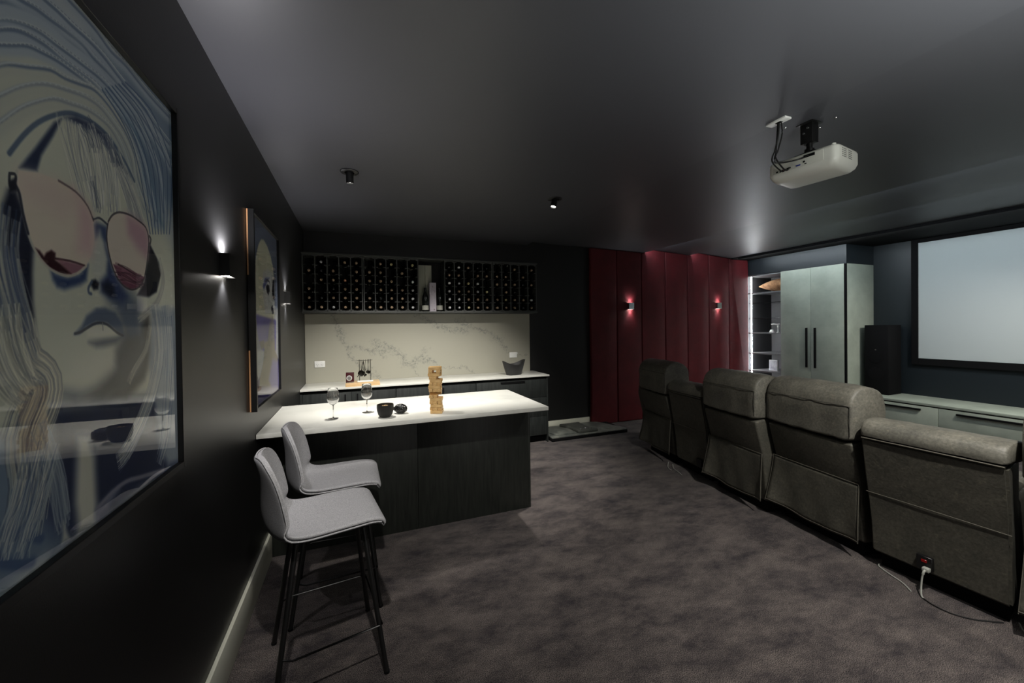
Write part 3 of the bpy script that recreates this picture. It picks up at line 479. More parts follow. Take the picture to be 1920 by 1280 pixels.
# ------------------------------------------------------------ pictures on the left wall
def paint(ops, W, H, nx, nz, base, gain=1.0):
    xs = (np.arange(nx)+0.0)/(nx-1)*W; zs = np.arange(nz)/(nz-1)*H
    X, Zz = np.meshgrid(xs, zs); C = np.empty(X.shape+(3,)); C[:] = base
    rng = np.random.RandomState(3)
    def blend(m, col, sl):
        C[sl] += (np.array(col, float)-C[sl])*m[..., None]
    def seg_d(px, pz, P, closed):
        d = np.full(px.shape, 9.0); ins = np.zeros(px.shape, bool); n = len(P)
        for i in range(n if closed else n-1):
            ax, az = P[i]; bx, bz = P[(i+1) % n]; dx, dz = bx-ax, bz-az; L2 = dx*dx+dz*dz+1e-12
            t = np.clip(((px-ax)*dx+(pz-az)*dz)/L2, 0, 1)
            d = np.minimum(d, np.hypot(px-ax-t*dx, pz-az-t*dz))
            if closed and az != bz:
                c = ((az > pz) != (bz > pz)) & (px < (bx-ax)*(pz-az)/(bz-az)+ax); ins ^= c
        return d, ins
    def region(P, pad):
        a = np.array(P); i0 = int(max(0, np.floor((a[:, 0].min()-pad)/W*(nx-1)))); i1 = int(min(nx, np.ceil((a[:, 0].max()+pad)/W*(nx-1))+1))
        j0 = int(max(0, np.floor((a[:, 1].min()-pad)/H*(nz-1)))); j1 = int(min(nz, np.ceil((a[:, 1].max()+pad)/H*(nz-1))+1))
        return (slice(j0, j1), slice(i0, i1)) if i1 > i0 and j1 > j0 else None
    def line(P, w_, col, soft, op=1.0):
        sl = region(P, w_+soft)
        if sl is None: return
        d, _ = seg_d(X[sl], Zz[sl], P, False)
        blend(op*np.clip(1-(d-w_/2)/max(soft, 1e-4), 0, 1)**1.5, col, sl)
    for o in ops:
        if o[0] == 'P':
            _, P, col, soft = o; sl = region(P, soft)
            if sl is None: continue
            d, ins = seg_d(X[sl], Zz[sl], P, True); sd = np.where(ins, d, -d)
            t = np.clip(sd/(soft+1e-5)*0.5+0.5, 0, 1); blend(t*t*(3-2*t), col, sl)
        elif o[0] == 'D':      # dashed stitching
            _, P, wd, col, soft = o; Q = [tuple(q)[:2] for q in smooth_path([(a, b, 0) for a, b in P], 8)]
            for i in range(0, len(Q)-1, 2): line([Q[i], Q[i+1]], wd, col, soft, 0.6)
        elif o[0] == 'L':
            _, P, wd, col, soft = o; line([tuple(q)[:2] for q in smooth_path([(a, b, 0) for a, b in P], 3)], wd, col, soft, 0.85)
        else:
            _, P, n, spread, wd, cols = o
            P = np.array([tuple(q) for q in smooth_path([(a, b, 0) for a, b in P], 3)])[:, :2]
            T = np.gradient(P, axis=0); N = np.stack([-T[:, 1], T[:, 0]], 1); N /= np.linalg.norm(N, axis=1)[:, None]+1e-9
            for k in range(n*5):
                u = rng.uniform(-1, 1); v = rng.uniform(-1, 1); s = np.linspace(0, 1, len(P))
                off = spread*(u*(1-s)+(0.7*u+0.3*v)*s)+rng.uniform(0, .006)*np.sin(s*rng.uniform(4, 9)+k)
                i0 = rng.randint(0, max(1, len(P)//3)); i1 = len(P)-rng.randint(0, max(1, len(P)//3))
                Q = (P+N*off[:, None])[i0:i1]
                line([tuple(q) for q in Q], wd*rng.uniform(.15, .6), cols[rng.randint(len(cols))], 0.0022, 0.5)
    C /= 255.0
    L = np.where(C <= 0.04045, C/12.92, ((C+0.055)/1.055)**2.4)*gain
    return np.clip(L, 0, 1)
def print_mat(name):
    m = bpy.data.materials.new(name); m.use_nodes = True; nt = m.node_tree; b = nt.nodes['Principled BSDF']
    a = nt.nodes.new('ShaderNodeAttribute'); a.attribute_name = 'ink'; nt.links.new(a.outputs['Color'], b.inputs['Base Color'])
    b.inputs['Roughness'].default_value = 0.6; b.inputs['Specular IOR Level'].default_value = 0.15; return m
M_print = print_mat('printed_paper')
def grid_mesh(name, nx, nz, fn, col, m, parent=None, attr='ink'):
    V = [fn(i/(nx-1), j/(nz-1)) for j in range(nz) for i in range(nx)]
    Fs = [(j*nx+i, j*nx+i+1, (j+1)*nx+i+1, (j+1)*nx+i) for j in range(nz-1) for i in range(nx-1)]
    me = bpy.data.meshes.new(name); me.from_pydata(V, [], Fs)
    at_ = me.color_attributes.new(attr, 'FLOAT_COLOR', 'POINT')
    c4 = np.ones((nx*nz, 4), np.float32); c4[:, :3] = col.reshape(-1, 3); at_.data.foreach_set('color', c4.ravel())
    me.materials.append(m); o = bpy.data.objects.new(name, me); COL.objects.link(o)
    if parent: o.parent = parent
    return o
def picture(label, y0, y1, z0, z1, ops, nx, nz, base, gain, oy, oz, rim=0.02, depth=0.038):
    t = thing('framed_picture', label, 'picture', (0.002, y0, z0))
    W, H = y1-y0, z1-z0
    bm = new()
    for a in ((0, rim, 0, H), (W-rim, W, 0, H), (rim, W-rim, 0, rim), (rim, W-rim, H-rim, H)):
        box(bm, 0.0, depth, a[0], a[1], a[2], a[3], 0.0015, 1)
    obj('frame', bm, M_blackp, t)
    sbox('backing_board', M_black, 0.0, 0.020, rim, W-rim, rim, H-rim, parent=t)
    ops2 = [(o[0], [(a+oy-y0-rim, b+oz-z0-rim) for a, b in o[1]])+tuple(o[2:]) for o in ops]
    w_, h_ = W-2*rim, H-2*rim
    col = paint(ops2, w_, h_, nx, nz, base, gain)
    grid_mesh('print', nx, nz, lambda a, b: (0.022, rim+a*w_, rim+b*h_), col, M_print, t)
    bm = new(); box(bm, 0.0255, 0.0265, rim-0.002, W-rim+0.002, rim-0.002, H-rim+0.002); obj('glass_pane', bm, M_pane, t)
    return t
picture('large black-framed print of a woman in denim hat and round pink sunglasses', 0.74, 1.618, 1.135, 2.337, PRINT1, 620, 780, (158, 160, 146), 2.5, 0.76, 1.155)
p2 = picture('black-framed print of a pale-haired face over violet cloth, above the bar', 2.63, 3.435, 1.11, 2.295, PRINT2, 200, 280, (92, 100, 118), 1.15, 2.65, 1.135)
M_copper = mat('raw_timber_edge', (0.50, 0.26, 0.12), 0.4)
for z0, z1 in ((0.80, 1.183), (0.002, 0.36)):
    sbox('timber_edge', M_copper, 0.001, 0.008, -0.003, -0.0002, z0, z1, parent=p2)

# ------------------------------------------------------------ sconces
def sconce(loc, rz, label, group, m, power, size=70, up=1.0):
    """local: wall plane at x=0, box protrudes +x"""
    t = thing('wall_sconce', label, 'wall light', loc, rz, group)
    bm = new(); d, h, wd = 0.042, 0.105, 0.10
    # open-ended box housing: four sides
    box(bm, 0.0, 0.003, -wd/2, wd/2, -h/2, h/2); box(bm, d-0.003, d, -wd/2, wd/2, -h/2, h/2)
    box(bm, 0.003, d-0.003, -wd/2, -wd/2+0.003, -h/2, h/2); box(bm, 0.003, d-0.003, wd/2-0.003, wd/2, -h/2, h/2)
    box(bm, 0.003, d-0.003, -wd/2+0.003, wd/2-0.003, -0.02, 0.02)
    obj('housing', bm, m, t)
    for s in (-1, 1):
        bm = new(); za, zb = sorted((s*(h/2-0.012), s*(h/2-0.006)))
        box(bm, 0.006, d-0.006, -wd/2+0.006, wd/2-0.006, za, zb); obj('lens', bm, M_slens, t)
        l = bpy.data.lights.new('sconce_lamp', 'SPOT'); l.energy = power*(up if s > 0 else 1.0); l.spot_size = math.radians(size if s < 0 else min(165, size+25*up)); l.spot_blend = 0.9
        l.color = (0.97, 0.95, 1.0); l.shadow_soft_size = 0.012
        lo = bpy.data.objects.new('sconce_lamp', l); COL.objects.link(lo)
        lo.parent = t; lo.location = (d/2+0.004, 0, s*(h/2+0.002)); lo.rotation_euler = (0, 0, 0) if s < 0 else (PI, 0, 0)
    return t
sconce((0, 2.19, 1.897), 0, 'black box wall light between the two framed pictures', 'black box wall lights on the left wall', M_blackp, 10, 100, 3.2)
sconce((0, 3.93, 1.868), 0, 'small black box wall light past the violet print, near the wine racks', 'black box wall lights on the left wall', M_blackp, 7, 85, 1.5)
sconce((4.79, 5.221, 1.885), -PI/2, 'silver box wall light on the second crimson panel, above the empty plinth', 'silver box wall lights on crimson panels', M_chrome, 3.2, 95)
sconce((6.735, 5.221, 1.905), -PI/2, 'silver box wall light on the sixth crimson panel, towards the lit shelves', 'silver box wall lights on crimson panels', M_chrome, 2.6, 85)

# ------------------------------------------------------------ downlights
dl_labels = ['round black tilting ceiling downlight above the bar, nearer the left wall', 'round black tilting ceiling downlight above the right end of the bar']
for i, ((x, y), aim, pw, cone) in enumerate(DOWN):
    zc = zceil(x)
    if i < 2:
        t = thing('ceiling_downlight', dl_labels[i], 'ceiling light', (x, y, zc), 0, 'black downlights over the bar')
        bm = new(); lathe(bm, [(0.030, 0.0), (0.066, 0.0), (0.068, -0.004), (0.062, -0.009), (0.036, -0.010), (0.034, 0.0)], 32); obj('flange', bm, M_blackp, t)
        d = Vector((aim[0]-x, aim[1]-y, aim[2]-zc)).normalized(); d = Vector((d.x*0.45, d.y*0.45, d.z)).normalized() if i else Vector((d.x*0.3, d.y*0.3, d.z)).normalized()
        if i: d = Vector((-0.28, -0.1, -1)).normalized()
        q = d.to_track_quat('Z', 'Y').to_matrix().to_4x4()
        bm = new(); lathe(bm, [(0.0, 0.004), (0.027, 0.004), (0.028, 0.07), (0.0275, 0.085), (0.0255, 0.085), (0.0250, 0.066), (0.0, 0.066)], 28, Mx=q); obj('barrel', bm, M_blackp, t)
        bm = new(); lathe(bm, [(0.0, 0.072), (0.024, 0.072), (0.024, 0.076), (0.0, 0.076)], 24, Mx=q); obj('lens', bm, M_lens, t)
        src = Vector((x, y, zc)) + d*0.092
    else:
        t = thing('ceiling_downlight', 'round black ceiling downlight overhead, out of the picture, number %d' % i, 'ceiling light', (x, y, zc))
        bm = new(); lathe(bm, [(0.0, 0.0), (0.066, 0.0), (0.066, -0.009), (0.036, -0.010), (0.034, -0.002), (0.0, -0.002)], 32); obj('flange', bm, M_blackp, t)
        t['label'] = ['round black ceiling downlight beside the large framed print, overhead', 'round black ceiling downlight over the middle of the carpet', 'round black ceiling downlight over the nearest sofa seats', 'round black ceiling downlight behind the camera', 'round black ceiling downlight over the seats facing the screen'][i-2]
        src = Vector((x, y, zc-0.03))
    spot(src, aim, pw, cone, 0.7 if i < 2 else 0.9)

# ------------------------------------------------------------ island bar
t = thing('bar_island', 'dark oak bar island set against the left wall behind the grey stools', 'bar', (0.003, 3.10, 0))
W = 1.997
sbox('carcass', M_isl, 0.0, W-0.022, 0.020, 0.55, 0.0, 0.916, parent=t)
sbox('front_panel', M_isl, 0.0, 1.022, 0.0, 0.019, 0.0, 0.916, 0.0008, parent=t)
sbox('front_panel', M_isl, 1.025, W-0.022, 0.0, 0.019, 0.0, 0.916, 0.0008, parent=t)
sbox('end_panel', M_isl, W-0.021, W, 0.0, 0.55, 0.0, 0.916, 0.0008, parent=t)
tag(sbox('bar_worktop', M_stone, 0.002, 2.012, 2.765, 3.675, 0.917, 0.947, 0.002), 'long white stone worktop laid on the dark bar island', 'worktop')

# ------------------------------------------------------------ back counter units
def handle_v(p, x, z0, z1, y): sbox('handle', M_black, x-0.008, x+0.008, y-0.014, y, z0, z1, 0.001, parent=p)
def handle_h(p, x0, x1, z, y): sbox('handle', M_black, x0, x1, y-0.014, y, z-0.010, z+0.010, 0.001, parent=p)
YC = 4.745
units = [(0.030, 1.016, 'dark two-door base cabinet at the left end of the back counter', [(0.0, 0.493, 0.43), (0.496, 0.983, 0.56)]),
         (1.019, 2.006, 'dark wood base cabinet with two doors in the middle of the back counter', [(0.0, 0.492, 0.43), (0.495, 0.984, 0.56)]),
         (2.009, 3.005, 'dark wood drawer cabinet at the right end of the back counter, under the black bowl', None)]
for x0, x1, lab, doors in units:
    u = thing('base_cabinet', lab, 'cabinet', (x0, 0, 0), 0, 'dark cabinets under the back counter'); wd = x1-x0
    sbox('carcass', M_cab, 0.001, wd-0.001, YC+0.021, 5.286, 0.10, 0.868, parent=u)
    sbox('kickboard', M_black, 0.001, wd-0.001, YC+0.07, 5.27, 0.0, 0.098, parent=u)
    if doors:
        for a, b, hx in doors:
            d = sbox('door', M_cab, a+0.001, b-0.001, YC, YC+0.019, 0.105, 0.862, 0.001, parent=u)
            handle_v(d, hx, 0.58, 0.84, YC)
    else:
        for z0, z1 in ((0.62, 0.862), (0.36, 0.616), (0.105, 0.356)):
            d = sbox('drawer', M_cab, 0.001, wd-0.003, YC, YC+0.019, z0, z1, 0.001, parent=u)
            handle_h(d, 0.33, 0.67, z1-0.015, YC)
tag(sbox('end_panel', M_cab, 3.007, 3.025, YC-0.002, 5.286, 0.0, 0.868, 0.001), 'dark wood end panel closing the back counter cabinets', 'panel')
tag(sbox('filler_panel', M_cab, 0.003, 0.028, YC, 5.286, 0.0, 0.868), 'narrow dark filler strip between left wall and back counter cabinets', 'panel')
sb = sbox('shadow_rail', M_black, 0.003, 3.02, YC+0.03, YC+0.05, 0.869, 0.899)
tag(sb, 'thin black recessed rail running under the back counter top', 'rail')
tag(sbox('counter_top', M_stone, 0.003, 3.042, 4.728, 5.270, 0.899, 0.920, 0.0015), 'white stone top of the back counter along the wall', 'worktop')

# splashback with veining
def vein_field(nx, nz, W, H):
    xs = np.arange(nx)/(nx-1)*W; zs = 0.92+np.arange(nz)/(nz-1)*H
    X, Zz = np.meshgrid(xs, zs); V_ = np.zeros(X.shape); rng = np.random.RandomState(5)
    def nz_(sx, sz, X, Z):
        r = np.zeros(X.shape)
        for k in range(9):
            a, b, p = rng.uniform(-1, 1)*sx, rng.uniform(-1, 1)*sz, rng.uniform(0, 6.28); r += np.sin(a*X+b*Z+p)
        return r/3
    wx = X+0.02*nz_(40, 40, X, Zz)+0.012*nz_(110, 110, X, Zz); wz = Zz+0.02*nz_(40, 40, X, Zz)+0.012*nz_(110, 110, X, Zz)
    for P, w_ in VEINS:
        d = np.full(X.shape, 9.0)
        for i in range(len(P)-1):
            ax, az = P[i]; bx, bz = P[i+1]; dx, dz = bx-ax, bz-az; L2 = dx*dx+dz*dz+1e-9
            tt = np.clip(((wx-ax)*dx+(wz-az)*dz)/L2, 0, 1); d = np.minimum(d, np.hypot(wx-ax-tt*dx, wz-az-tt*dz))
        V_ = np.maximum(V_, np.exp(-(d/(w_*0.8))**2)*1.1)
    return V_
nx, nz = 760, 216; vf = vein_field(nx, nz, 2.998, 0.845)
def marble_mat():
    m = bpy.data.materials.new('veined_marble'); m.use_nodes = True; nt = m.node_tree; b = nt.nodes['Principled BSDF']
    a = nt.nodes.new('ShaderNodeAttribute'); a.attribute_name = 'vein'
    mx = nt.nodes.new('ShaderNodeMix'); mx.data_type = 'RGBA'
    mx.inputs[6].default_value = (0.345, 0.335, 0.275, 1); mx.inputs[7].default_value = (0.12, 0.135, 0.125, 1)
    tc = nt.nodes.new('ShaderNodeTexCoord'); n1 = nt.nodes.new('ShaderNodeTexNoise'); n1.inputs['Scale'].default_value = 34; n1.inputs['Detail'].default_value = 12; n1.inputs['Roughness'].default_value = 0.85
    nt.links.new(tc.outputs['Object'], n1.inputs['Vector'])
    rp = nt.nodes.new('ShaderNodeValToRGB'); rp.color_ramp.elements[0].position = 0.47; rp.color_ramp.elements[1].position = 0.60
    nt.links.new(n1.outputs['Fac'], rp.inputs[0]); ml = nt.nodes.new('ShaderNodeMath'); ml.operation = 'MULTIPLY'
    nt.links.new(a.outputs['Fac'], ml.inputs[0]); nt.links.new(rp.outputs[0], ml.inputs[1])
    nt.links.new(ml.outputs[0], mx.inputs[0]); nt.links.new(mx.outputs[2], b.inputs['Base Color']); b.inputs['Roughness'].default_value = 0.3
    return m
sp = thing('splashback', 'cream marble splashback with grey-green veins under the wine racks', 'splashback', (0.003, 5.271, 0.92))
sbox('slab', mat('marble_slab_body', (0.345, 0.335, 0.275), 0.3), 0, 2.998, 0.0012, 0.0185, 0, 0.845, parent=sp)
c3 = np.repeat(vf[..., None], 3, axis=2)
grid_mesh('face', nx, nz, lambda a, b: (a*2.998, 0.0, b*0.845), c3, marble_mat(), sp, 'vein')

# outlets
def outlet(x0, z0, label, nsock):
    o = thing('wall_outlet', label, 'power outlet', (x0, 5.2705, z0))
    sbox('plate', M_white, 0, 0.118, -0.009, 0, 0, 0.078, 0.003, parent=o)
    for k in range(nsock):
        sbox('switch', M_white, 0.025+k*0.045, 0.043+k*0.045, -0.012, -0.009, 0.058, 0.068, 0.001, parent=o)
    if nsock == 2:
        for k in range(2):
            bm = new(); cx = 0.033+k*0.052
            for dx, dz, an in ((-0.009, 0.036, 0.5), (0.009, 0.036, -0.5), (0, 0.020, 0)):
                vs_ = box(bm, -0.0012, 0.0012, -0.0098, -0.0088, -0.005, 0.005)
                bmesh.ops.transform(bm, matrix=Matrix.Translation((cx+dx, 0, dz)) @ Matrix.Rotation(an, 4, 'Y'), verts=vs_)
            obj('pin_slots', bm, M_black, o)
outlet(0.103, 1.11, 'white double power outlet at the left of the marble splashback', 2)
outlet(2.672, 1.125, 'white switch plate on the marble splashback above the black bowl', 3)

# ------------------------------------------------------------ wine racks and bottles
M_rack = mat('anthracite_rack', (0.050, 0.053, 0.048), 0.5)
M_dark = mat('black_cavity', (0.0035, 0.0035, 0.0035), 0.8)
ZR0, ZR1, YR0, YR1 = 1.775, 2.470, 5.035, 5.285
ledge = tag(sbox('rack_shelf', M_rack, 0.003, 3.02, 5.020, 5.285, 1.768, 1.790, 0.001), 'long dark shelf carrying the wine racks above the marble', 'shelf')
tag(sbox('rack_canopy', M_rack, 0.003, 3.02, 5.020, 5.285, 2.4595, 2.478, 0.001), 'thin dark top board covering the wine racks', 'shelf')
mod_x = [0.008, 0.679, 1.678, 2.349]
PX, PZ = 0.1295, 0.1035
def cell(x0, c): return x0 + 0.012 + PX*c + PX/2 - 0.004
rack_names = ['far left wine rack', 'wine rack left of niche', 'wine rack right of niche', 'far right wine rack']
for mi, x0 in enumerate(mod_x):
    r = thing('wine_rack', 'dark %s above the marble' % rack_names[mi], 'wine rack', (x0, 0, 0), 0, 'dark wine racks above the splashback')
    W = 0.664; za, zb = 1.791, 2.459
    bm = new(); box(bm, 0, W, YR1-0.012, YR1, za, zb); obj('back_board', bm, M_dark, r)
    for k in range(6):
        xx = k*(W-0.012)/5
        bm = new(); box(bm, xx, xx+0.012, YR0+(0.0 if k in (0, 5) else 0.004), YR1-0.0125, za, zb)
        for j in range(0, 7):
            zz = za+0.012+j*0.1067 if j < 6 else zb-0.014
            w_ = 0.026 if 0 < j < 6 else 0.022; h_ = 0.004 if 0 < j < 6 else 0.008
            if k < 5: box(bm, xx+0.0115, xx+0.012+w_, YR0+0.006, YR0+0.20, zz-h_, zz+h_)
            if k > 0: box(bm, xx-w_, xx+0.0005, YR0+0.006, YR0+0.20, zz-h_, zz+h_)
        obj('divider', bm, M_rack, r)
    sbox('bottom_rail', M_rack, 0.012, W-0.012, YR0+0.004, YR1-0.0125, za, za+0.010, parent=r)
    sbox('top_rail', M_rack, 0.012, W-0.012, YR0+0.004, YR1-0.0125, zb-0.012, zb, parent=r)
M_bg = mat('dark_bottle_glass', (0.005, 0.006, 0.004), 0.12, spec=0.5)
CAPS = {'tan': mat('tan_foil_cap', (0.38, 0.26, 0.16), 0.35), 'copper': mat('copper_foil_cap', (0.55, 0.27, 0.15), 0.3, metal=0.4), 'white': mat('white_foil_cap', (0.70, 0.70, 0.68), 0.3),
        'dark': mat('black_foil_cap', (0.010, 0.010, 0.010), 0.25), 'gold': mat('gold_foil_cap', (0.60, 0.52, 0.25), 0.35), 'silver': mat('silver_foil_cap', (0.55, 0.55, 0.55), 0.3, metal=0.5)}
M_label = mat('paper_label', (0.42, 0.42, 0.36), 0.7)
RotX = Matrix.Rotation(PI/2, 4, 'X')   # +z -> -y : neck towards the room
def bottle_meshes():
    d = {}
    bm = new(); lathe(bm, [(0.0, 0.0), (0.034, 0.0), (0.037, 0.006), (0.037, 0.115), (0.033, 0.135), (0.018, 0.160), (0.0145, 0.175), (0.0145, 0.188), (0, 0.188)], 20, Mx=RotX)
    d['body'] = obj('body', bm, M_bg, ang=60)
    for k, m in CAPS.items():
        bm = new(); lathe(bm, [(0.0150, 0.170), (0.0152, 0.205), (0.0160, 0.206), (0.0160, 0.214), (0.0135, 0.217), (0.0, 0.217)], 18, Mx=RotX, close=False); d[k] = obj('cap', bm, m, ang=60)
    bm = new(); lathe(bm, [(0.0374, 0.03), (0.0374, 0.10)], 20, Mx=RotX, close=False); d['label'] = obj('label', bm, M_label, ang=60)
    return d
BM = bottle_meshes()
used = {k: False for k in BM}
def part(key, parent):
    o = BM[key]
    if not used[key]: used[key] = True
    else:
        o = o.copy(); COL.objects.link(o)
    o.parent = parent
    return o
# rows from the top: t tan, c copper, w white, k dark, g gold, s silver, . empty
COLS = [".t.ttt", "skt.kt", ".tttt" "s", "t.cttt", "tttttt", ".tt.tt", "ttttkt", "g.tttt", ".t.ttt", "g.wsws",
        "ktwwww", "wtstws", "t.gttg", "ktwwtt", "kt.gtt", ".tt.tt", ".tttgt", "t.tktt", ".tk.tk", "t.t.wt"]
COLS[2] = ".ttkts"
CN = {'t': 'tan', 'c': 'copper', 'w': 'white', 'k': 'dark', 'g': 'gold', 's': 'silver', '.': None}
rows_n = ['top row', 'second row', 'third row', 'fourth row', 'fifth row', 'bottom row']
col_n = ['first column', 'second column', 'third column', 'fourth column', 'fifth column']
for ci, s in enumerate(COLS):
    mi = ci // 5
    for ri, ch in enumerate(s):
        if ch == '.': continue
        x = mod_x[mi] + (ci % 5)*(0.652/5) + 0.0712
        z = 1.803 + (5-ri)*0.1067 + (0.0425 if ri < 5 else 0.0385)
        b = thing('wine_bottle', '%s-capped bottle, %s, %s of %s' % ({'k': 'black'}.get(ch, CN[ch]), rows_n[ri], col_n[ci % 5], rack_names[mi]), 'wine bottle',
                  (x, 5.272-random.uniform(0, 0.014), z), 0, 'wine bottles lying in the racks')
        part('body', b); part(CN[ch], b)
        if ci % 3 != 1 or ci > 9: part('label', b).rotation_euler = (0, random.uniform(0, 6), 0)
# niche
def standing_bottle(x, y, z, label):
    b = thing('wine_bottle', label, 'wine bottle', (x, y, z), 0, 'bottles standing in the niche')
    bm = new(); lathe(bm, [(0, 0), (0.040, 0), (0.043, 0.006), (0.043, 0.15), (0.036, 0.20), (0.020, 0.25), (0.0165, 0.27), (0.0165, 0.30), (0, 0.30)], 28); obj('body', bm, M_bg, b, 60)
    bm = new(); lathe(bm, [(0.017, 0.262), (0.0172, 0.305), (0.0165, 0.310), (0, 0.310)], 24, close=False); obj('cap', bm, CAPS['dark'], b, 60)
    bm = new(); lathe(bm, [(0.0435, 0.022), (0.0435, 0.078)], 28, close=False); obj('label', bm, M_label, b, 60)['label'] = 'cream paper label'
NZ = 1.7905
standing_bottle(1.435, 5.10, NZ, 'dark bottle with cream label standing left of the lilac box')
standing_bottle(1.620, 5.10, NZ, 'dark bottle with cream label standing right of the lilac box')
M_crm = mat('cream_card', (0.40, 0.41, 0.33), 0.6)
tag(sbox('gift_box', M_crm, 1.365, 1.447, 5.175, 5.26, NZ, 2.405, 0.002), 'tall plain cream box at the left of the niche, behind a bottle', 'box', 'tall cream boxes in the niche')
tag(sbox('gift_box', M_crm, 1.450, 1.535, 5.175, 5.26, NZ, 2.405, 0.002), 'tall plain cream box in the niche behind the lilac box', 'box', 'tall cream boxes in the niche')
g = thing('gift_box', 'lilac patterned bottle box standing between two dark bottles', 'box', (1.488, 5.062, NZ))
sbox('carton', mat('lilac_card', (0.50, 0.45, 0.52), 0.45, noise=(60, (0.62, 0.58, 0.62), 3)), 0, 0.084, 0, 0.08, 0, 0.375, 0.002, parent=g)
bm = new()
for x, z, a, b in ((0.032, 0.318, 0.012, 0.004), (0.034, 0.308, 0.008, 0.003), (0.034, 0.328, 0.008, 0.004), (0.056, 0.26, 0.010, 0.003), (0.058, 0.25, 0.004, 0.012), (0.050, 0.272, 0.012, 0.002), (0.05, 0.02, 0.018, 0.006), (0.052, 0.03, 0.010, 0.004), (0.012, 0.10, 0.006, 0.003)):
    box(bm, x, x+a, -0.0008, 0.0004, z, z+b)
obj('printed_marks', bm, mat('dark_plum_ink', (0.12, 0.06, 0.09), 0.5), g)
tag(sbox('niche_back', M_dark, 1.346, 1.674, 5.273, 5.285, 1.7905, 2.459), 'black back board of the open niche between the wine racks', 'panel')
# ------------------------------------------------------------ things on the back counter
ZC = 0.9205
tag(sbox('serving_board', M_board, 0.463, 0.838, 4.745, 4.985, ZC, 0.958, 0.003), 'thick pale wooden board lying on the back counter', 'board')
ZB = 0.9585
g = thing('gift_tin', 'dark red box with a round silver emblem on the wooden board', 'box', (0.468, 4.80, ZB))
sbox('carton', mat('maroon_card', (0.045, 0.006, 0.008), 0.3), 0, 0.088, 0, 0.07, 0.012, 0.118, 0.002, parent=g)
sbox('base_band', M_chrome, -0.001, 0.089, -0.001, 0.071, 0.0, 0.0118, 0.001, parent=g)
bm = new(); lathe(bm, [(0, 0), (0.031, 0), (0.031, 0.0015), (0.026, 0.0025), (0.0, 0.0025)], 32, c=(0.036, -0.0005, 0.056), Mx=RotX); obj('emblem', bm, mat('silver_print', (0.5, 0.5, 0.48), 0.4), g)
bm = new(); lathe(bm, [(0.0185, 0.0), (0.0215, 0.0), (0.0215, 0.0030), (0.0185, 0.0030)], 32, c=(0.036, -0.0005, 0.056), Mx=RotX)
prism(bm, [(0.020, 0.050), (0.030, 0.066), (0.036, 0.058), (0.044, 0.070), (0.052, 0.050)], -0.0042, -0.0028, 'y'); obj('emblem_relief', bm, mat('grey_print', (0.16, 0.16, 0.15), 0.4), g)
M_tool = mat('bronze_black_metal', (0.020, 0.018, 0.012), 0.35, metal=0.6)
st = thing('tool_stand', 'small bar tool stand, dark rails on a white marble base', 'tool stand', (0.588, 4.80, ZB))
bm = new(); box(bm, 0, 0.178, -0.02, 0.055, 0, 0.018, 0.008, 3); obj('base', bm, M_stone, st)
for x in (0.028, 0.150): bm = new(); tube(bm, [(x, 0.018, 0.018), (x-0.001, 0.018, 0.265)], 0.0035); obj('upright', bm, M_tool, st)
bm = new(); tube(bm, [(0.005, 0.018, 0.252), (0.172, 0.018, 0.252)], 0.0022); obj('crossbar', bm, M_tool, st)
def tool(name, label, dx, build):
    o = thing(name, label, 'bar tool', (0.588+dx, 4.808, ZB), 0, 'bar tools hanging from the stand')
    bm = new(); tube(bm, [(0, 0.0035, 0.262), (0, 0.0005, 0.256), (0, -0.001, 0.24), (0, -0.001, 0.135)], 0.0032); obj('handle', bm, M_tool, o); build(o)
def disc(o, r, z, nm, y=0.0):
    bm = new(); lathe(bm, [(0, 0), (r*0.8, 0.002), (r, 0.006), (r*1.02, 0.008), (r*0.97, 0.009), (r*0.8, 0.005), (0, 0.003)], 24, c=(0, y, z), Mx=RotX); obj(nm, bm, M_tool, o)
def strainer(o):
    disc(o, 0.036, 0.105, 'strainer_disc', -0.002)
    bm = new(); tube(bm, [(0.033*math.cos(a*0.35), -0.013+0.003*math.sin(a*2.1), 0.105+0.033*math.sin(a*0.35)) for a in range(19)], 0.004, 6); obj('spring_coil', bm, M_tool, o)
    bm = new(); tube(bm, [(-0.028, -0.004, 0.085), (-0.044, -0.004, 0.062)], 0.004); tube(bm, [(0.028, -0.004, 0.085), (0.040, -0.004, 0.062)], 0.004); obj('prongs', bm, M_tool, o)
def tongs(o):
    bm = new(); tube(bm, [(0, -0.003, 0.245), (-0.012, -0.014, 0.20), (-0.016, -0.024, 0.14), (-0.018, -0.026, 0.09)], 0.0045, k=3)
    tube(bm, [(0, -0.003, 0.245), (0.008, -0.014, 0.20), (0.014, -0.024, 0.14), (0.016, -0.026, 0.075)], 0.0045, k=3); obj('tong_arms', bm, M_tool, o)
tool('strainer', 'round coil-edged strainer hanging at the left of the stand', 0.046, strainer)
tool('ice_tongs', 'dark ice tongs hanging in the middle of the stand', 0.070, tongs)
tool('bar_spoon', 'long dark bar spoon hanging right of the tongs', 0.094, lambda o: disc(o, 0.013, 0.085, 'spoon_bowl', -0.001))
tool('jigger', 'small dark jigger cup hanging right of the bar spoon', 0.118, lambda o: disc(o, 0.019, 0.118, 'cup', 0.001))
def jig(o):
    bm = new(); lathe(bm, [(0.012, 0), (0.019, 0.01), (0.021, 0.03), (0.018, 0.032), (0.010, 0.012), (0, 0.010)], 20, c=(0.0, -0.027, 0.100)); obj('ladle_cup', bm, M_tool, o)
tool('ladle', 'dark ladle with round cup hanging at the right upright', 0.132, jig)

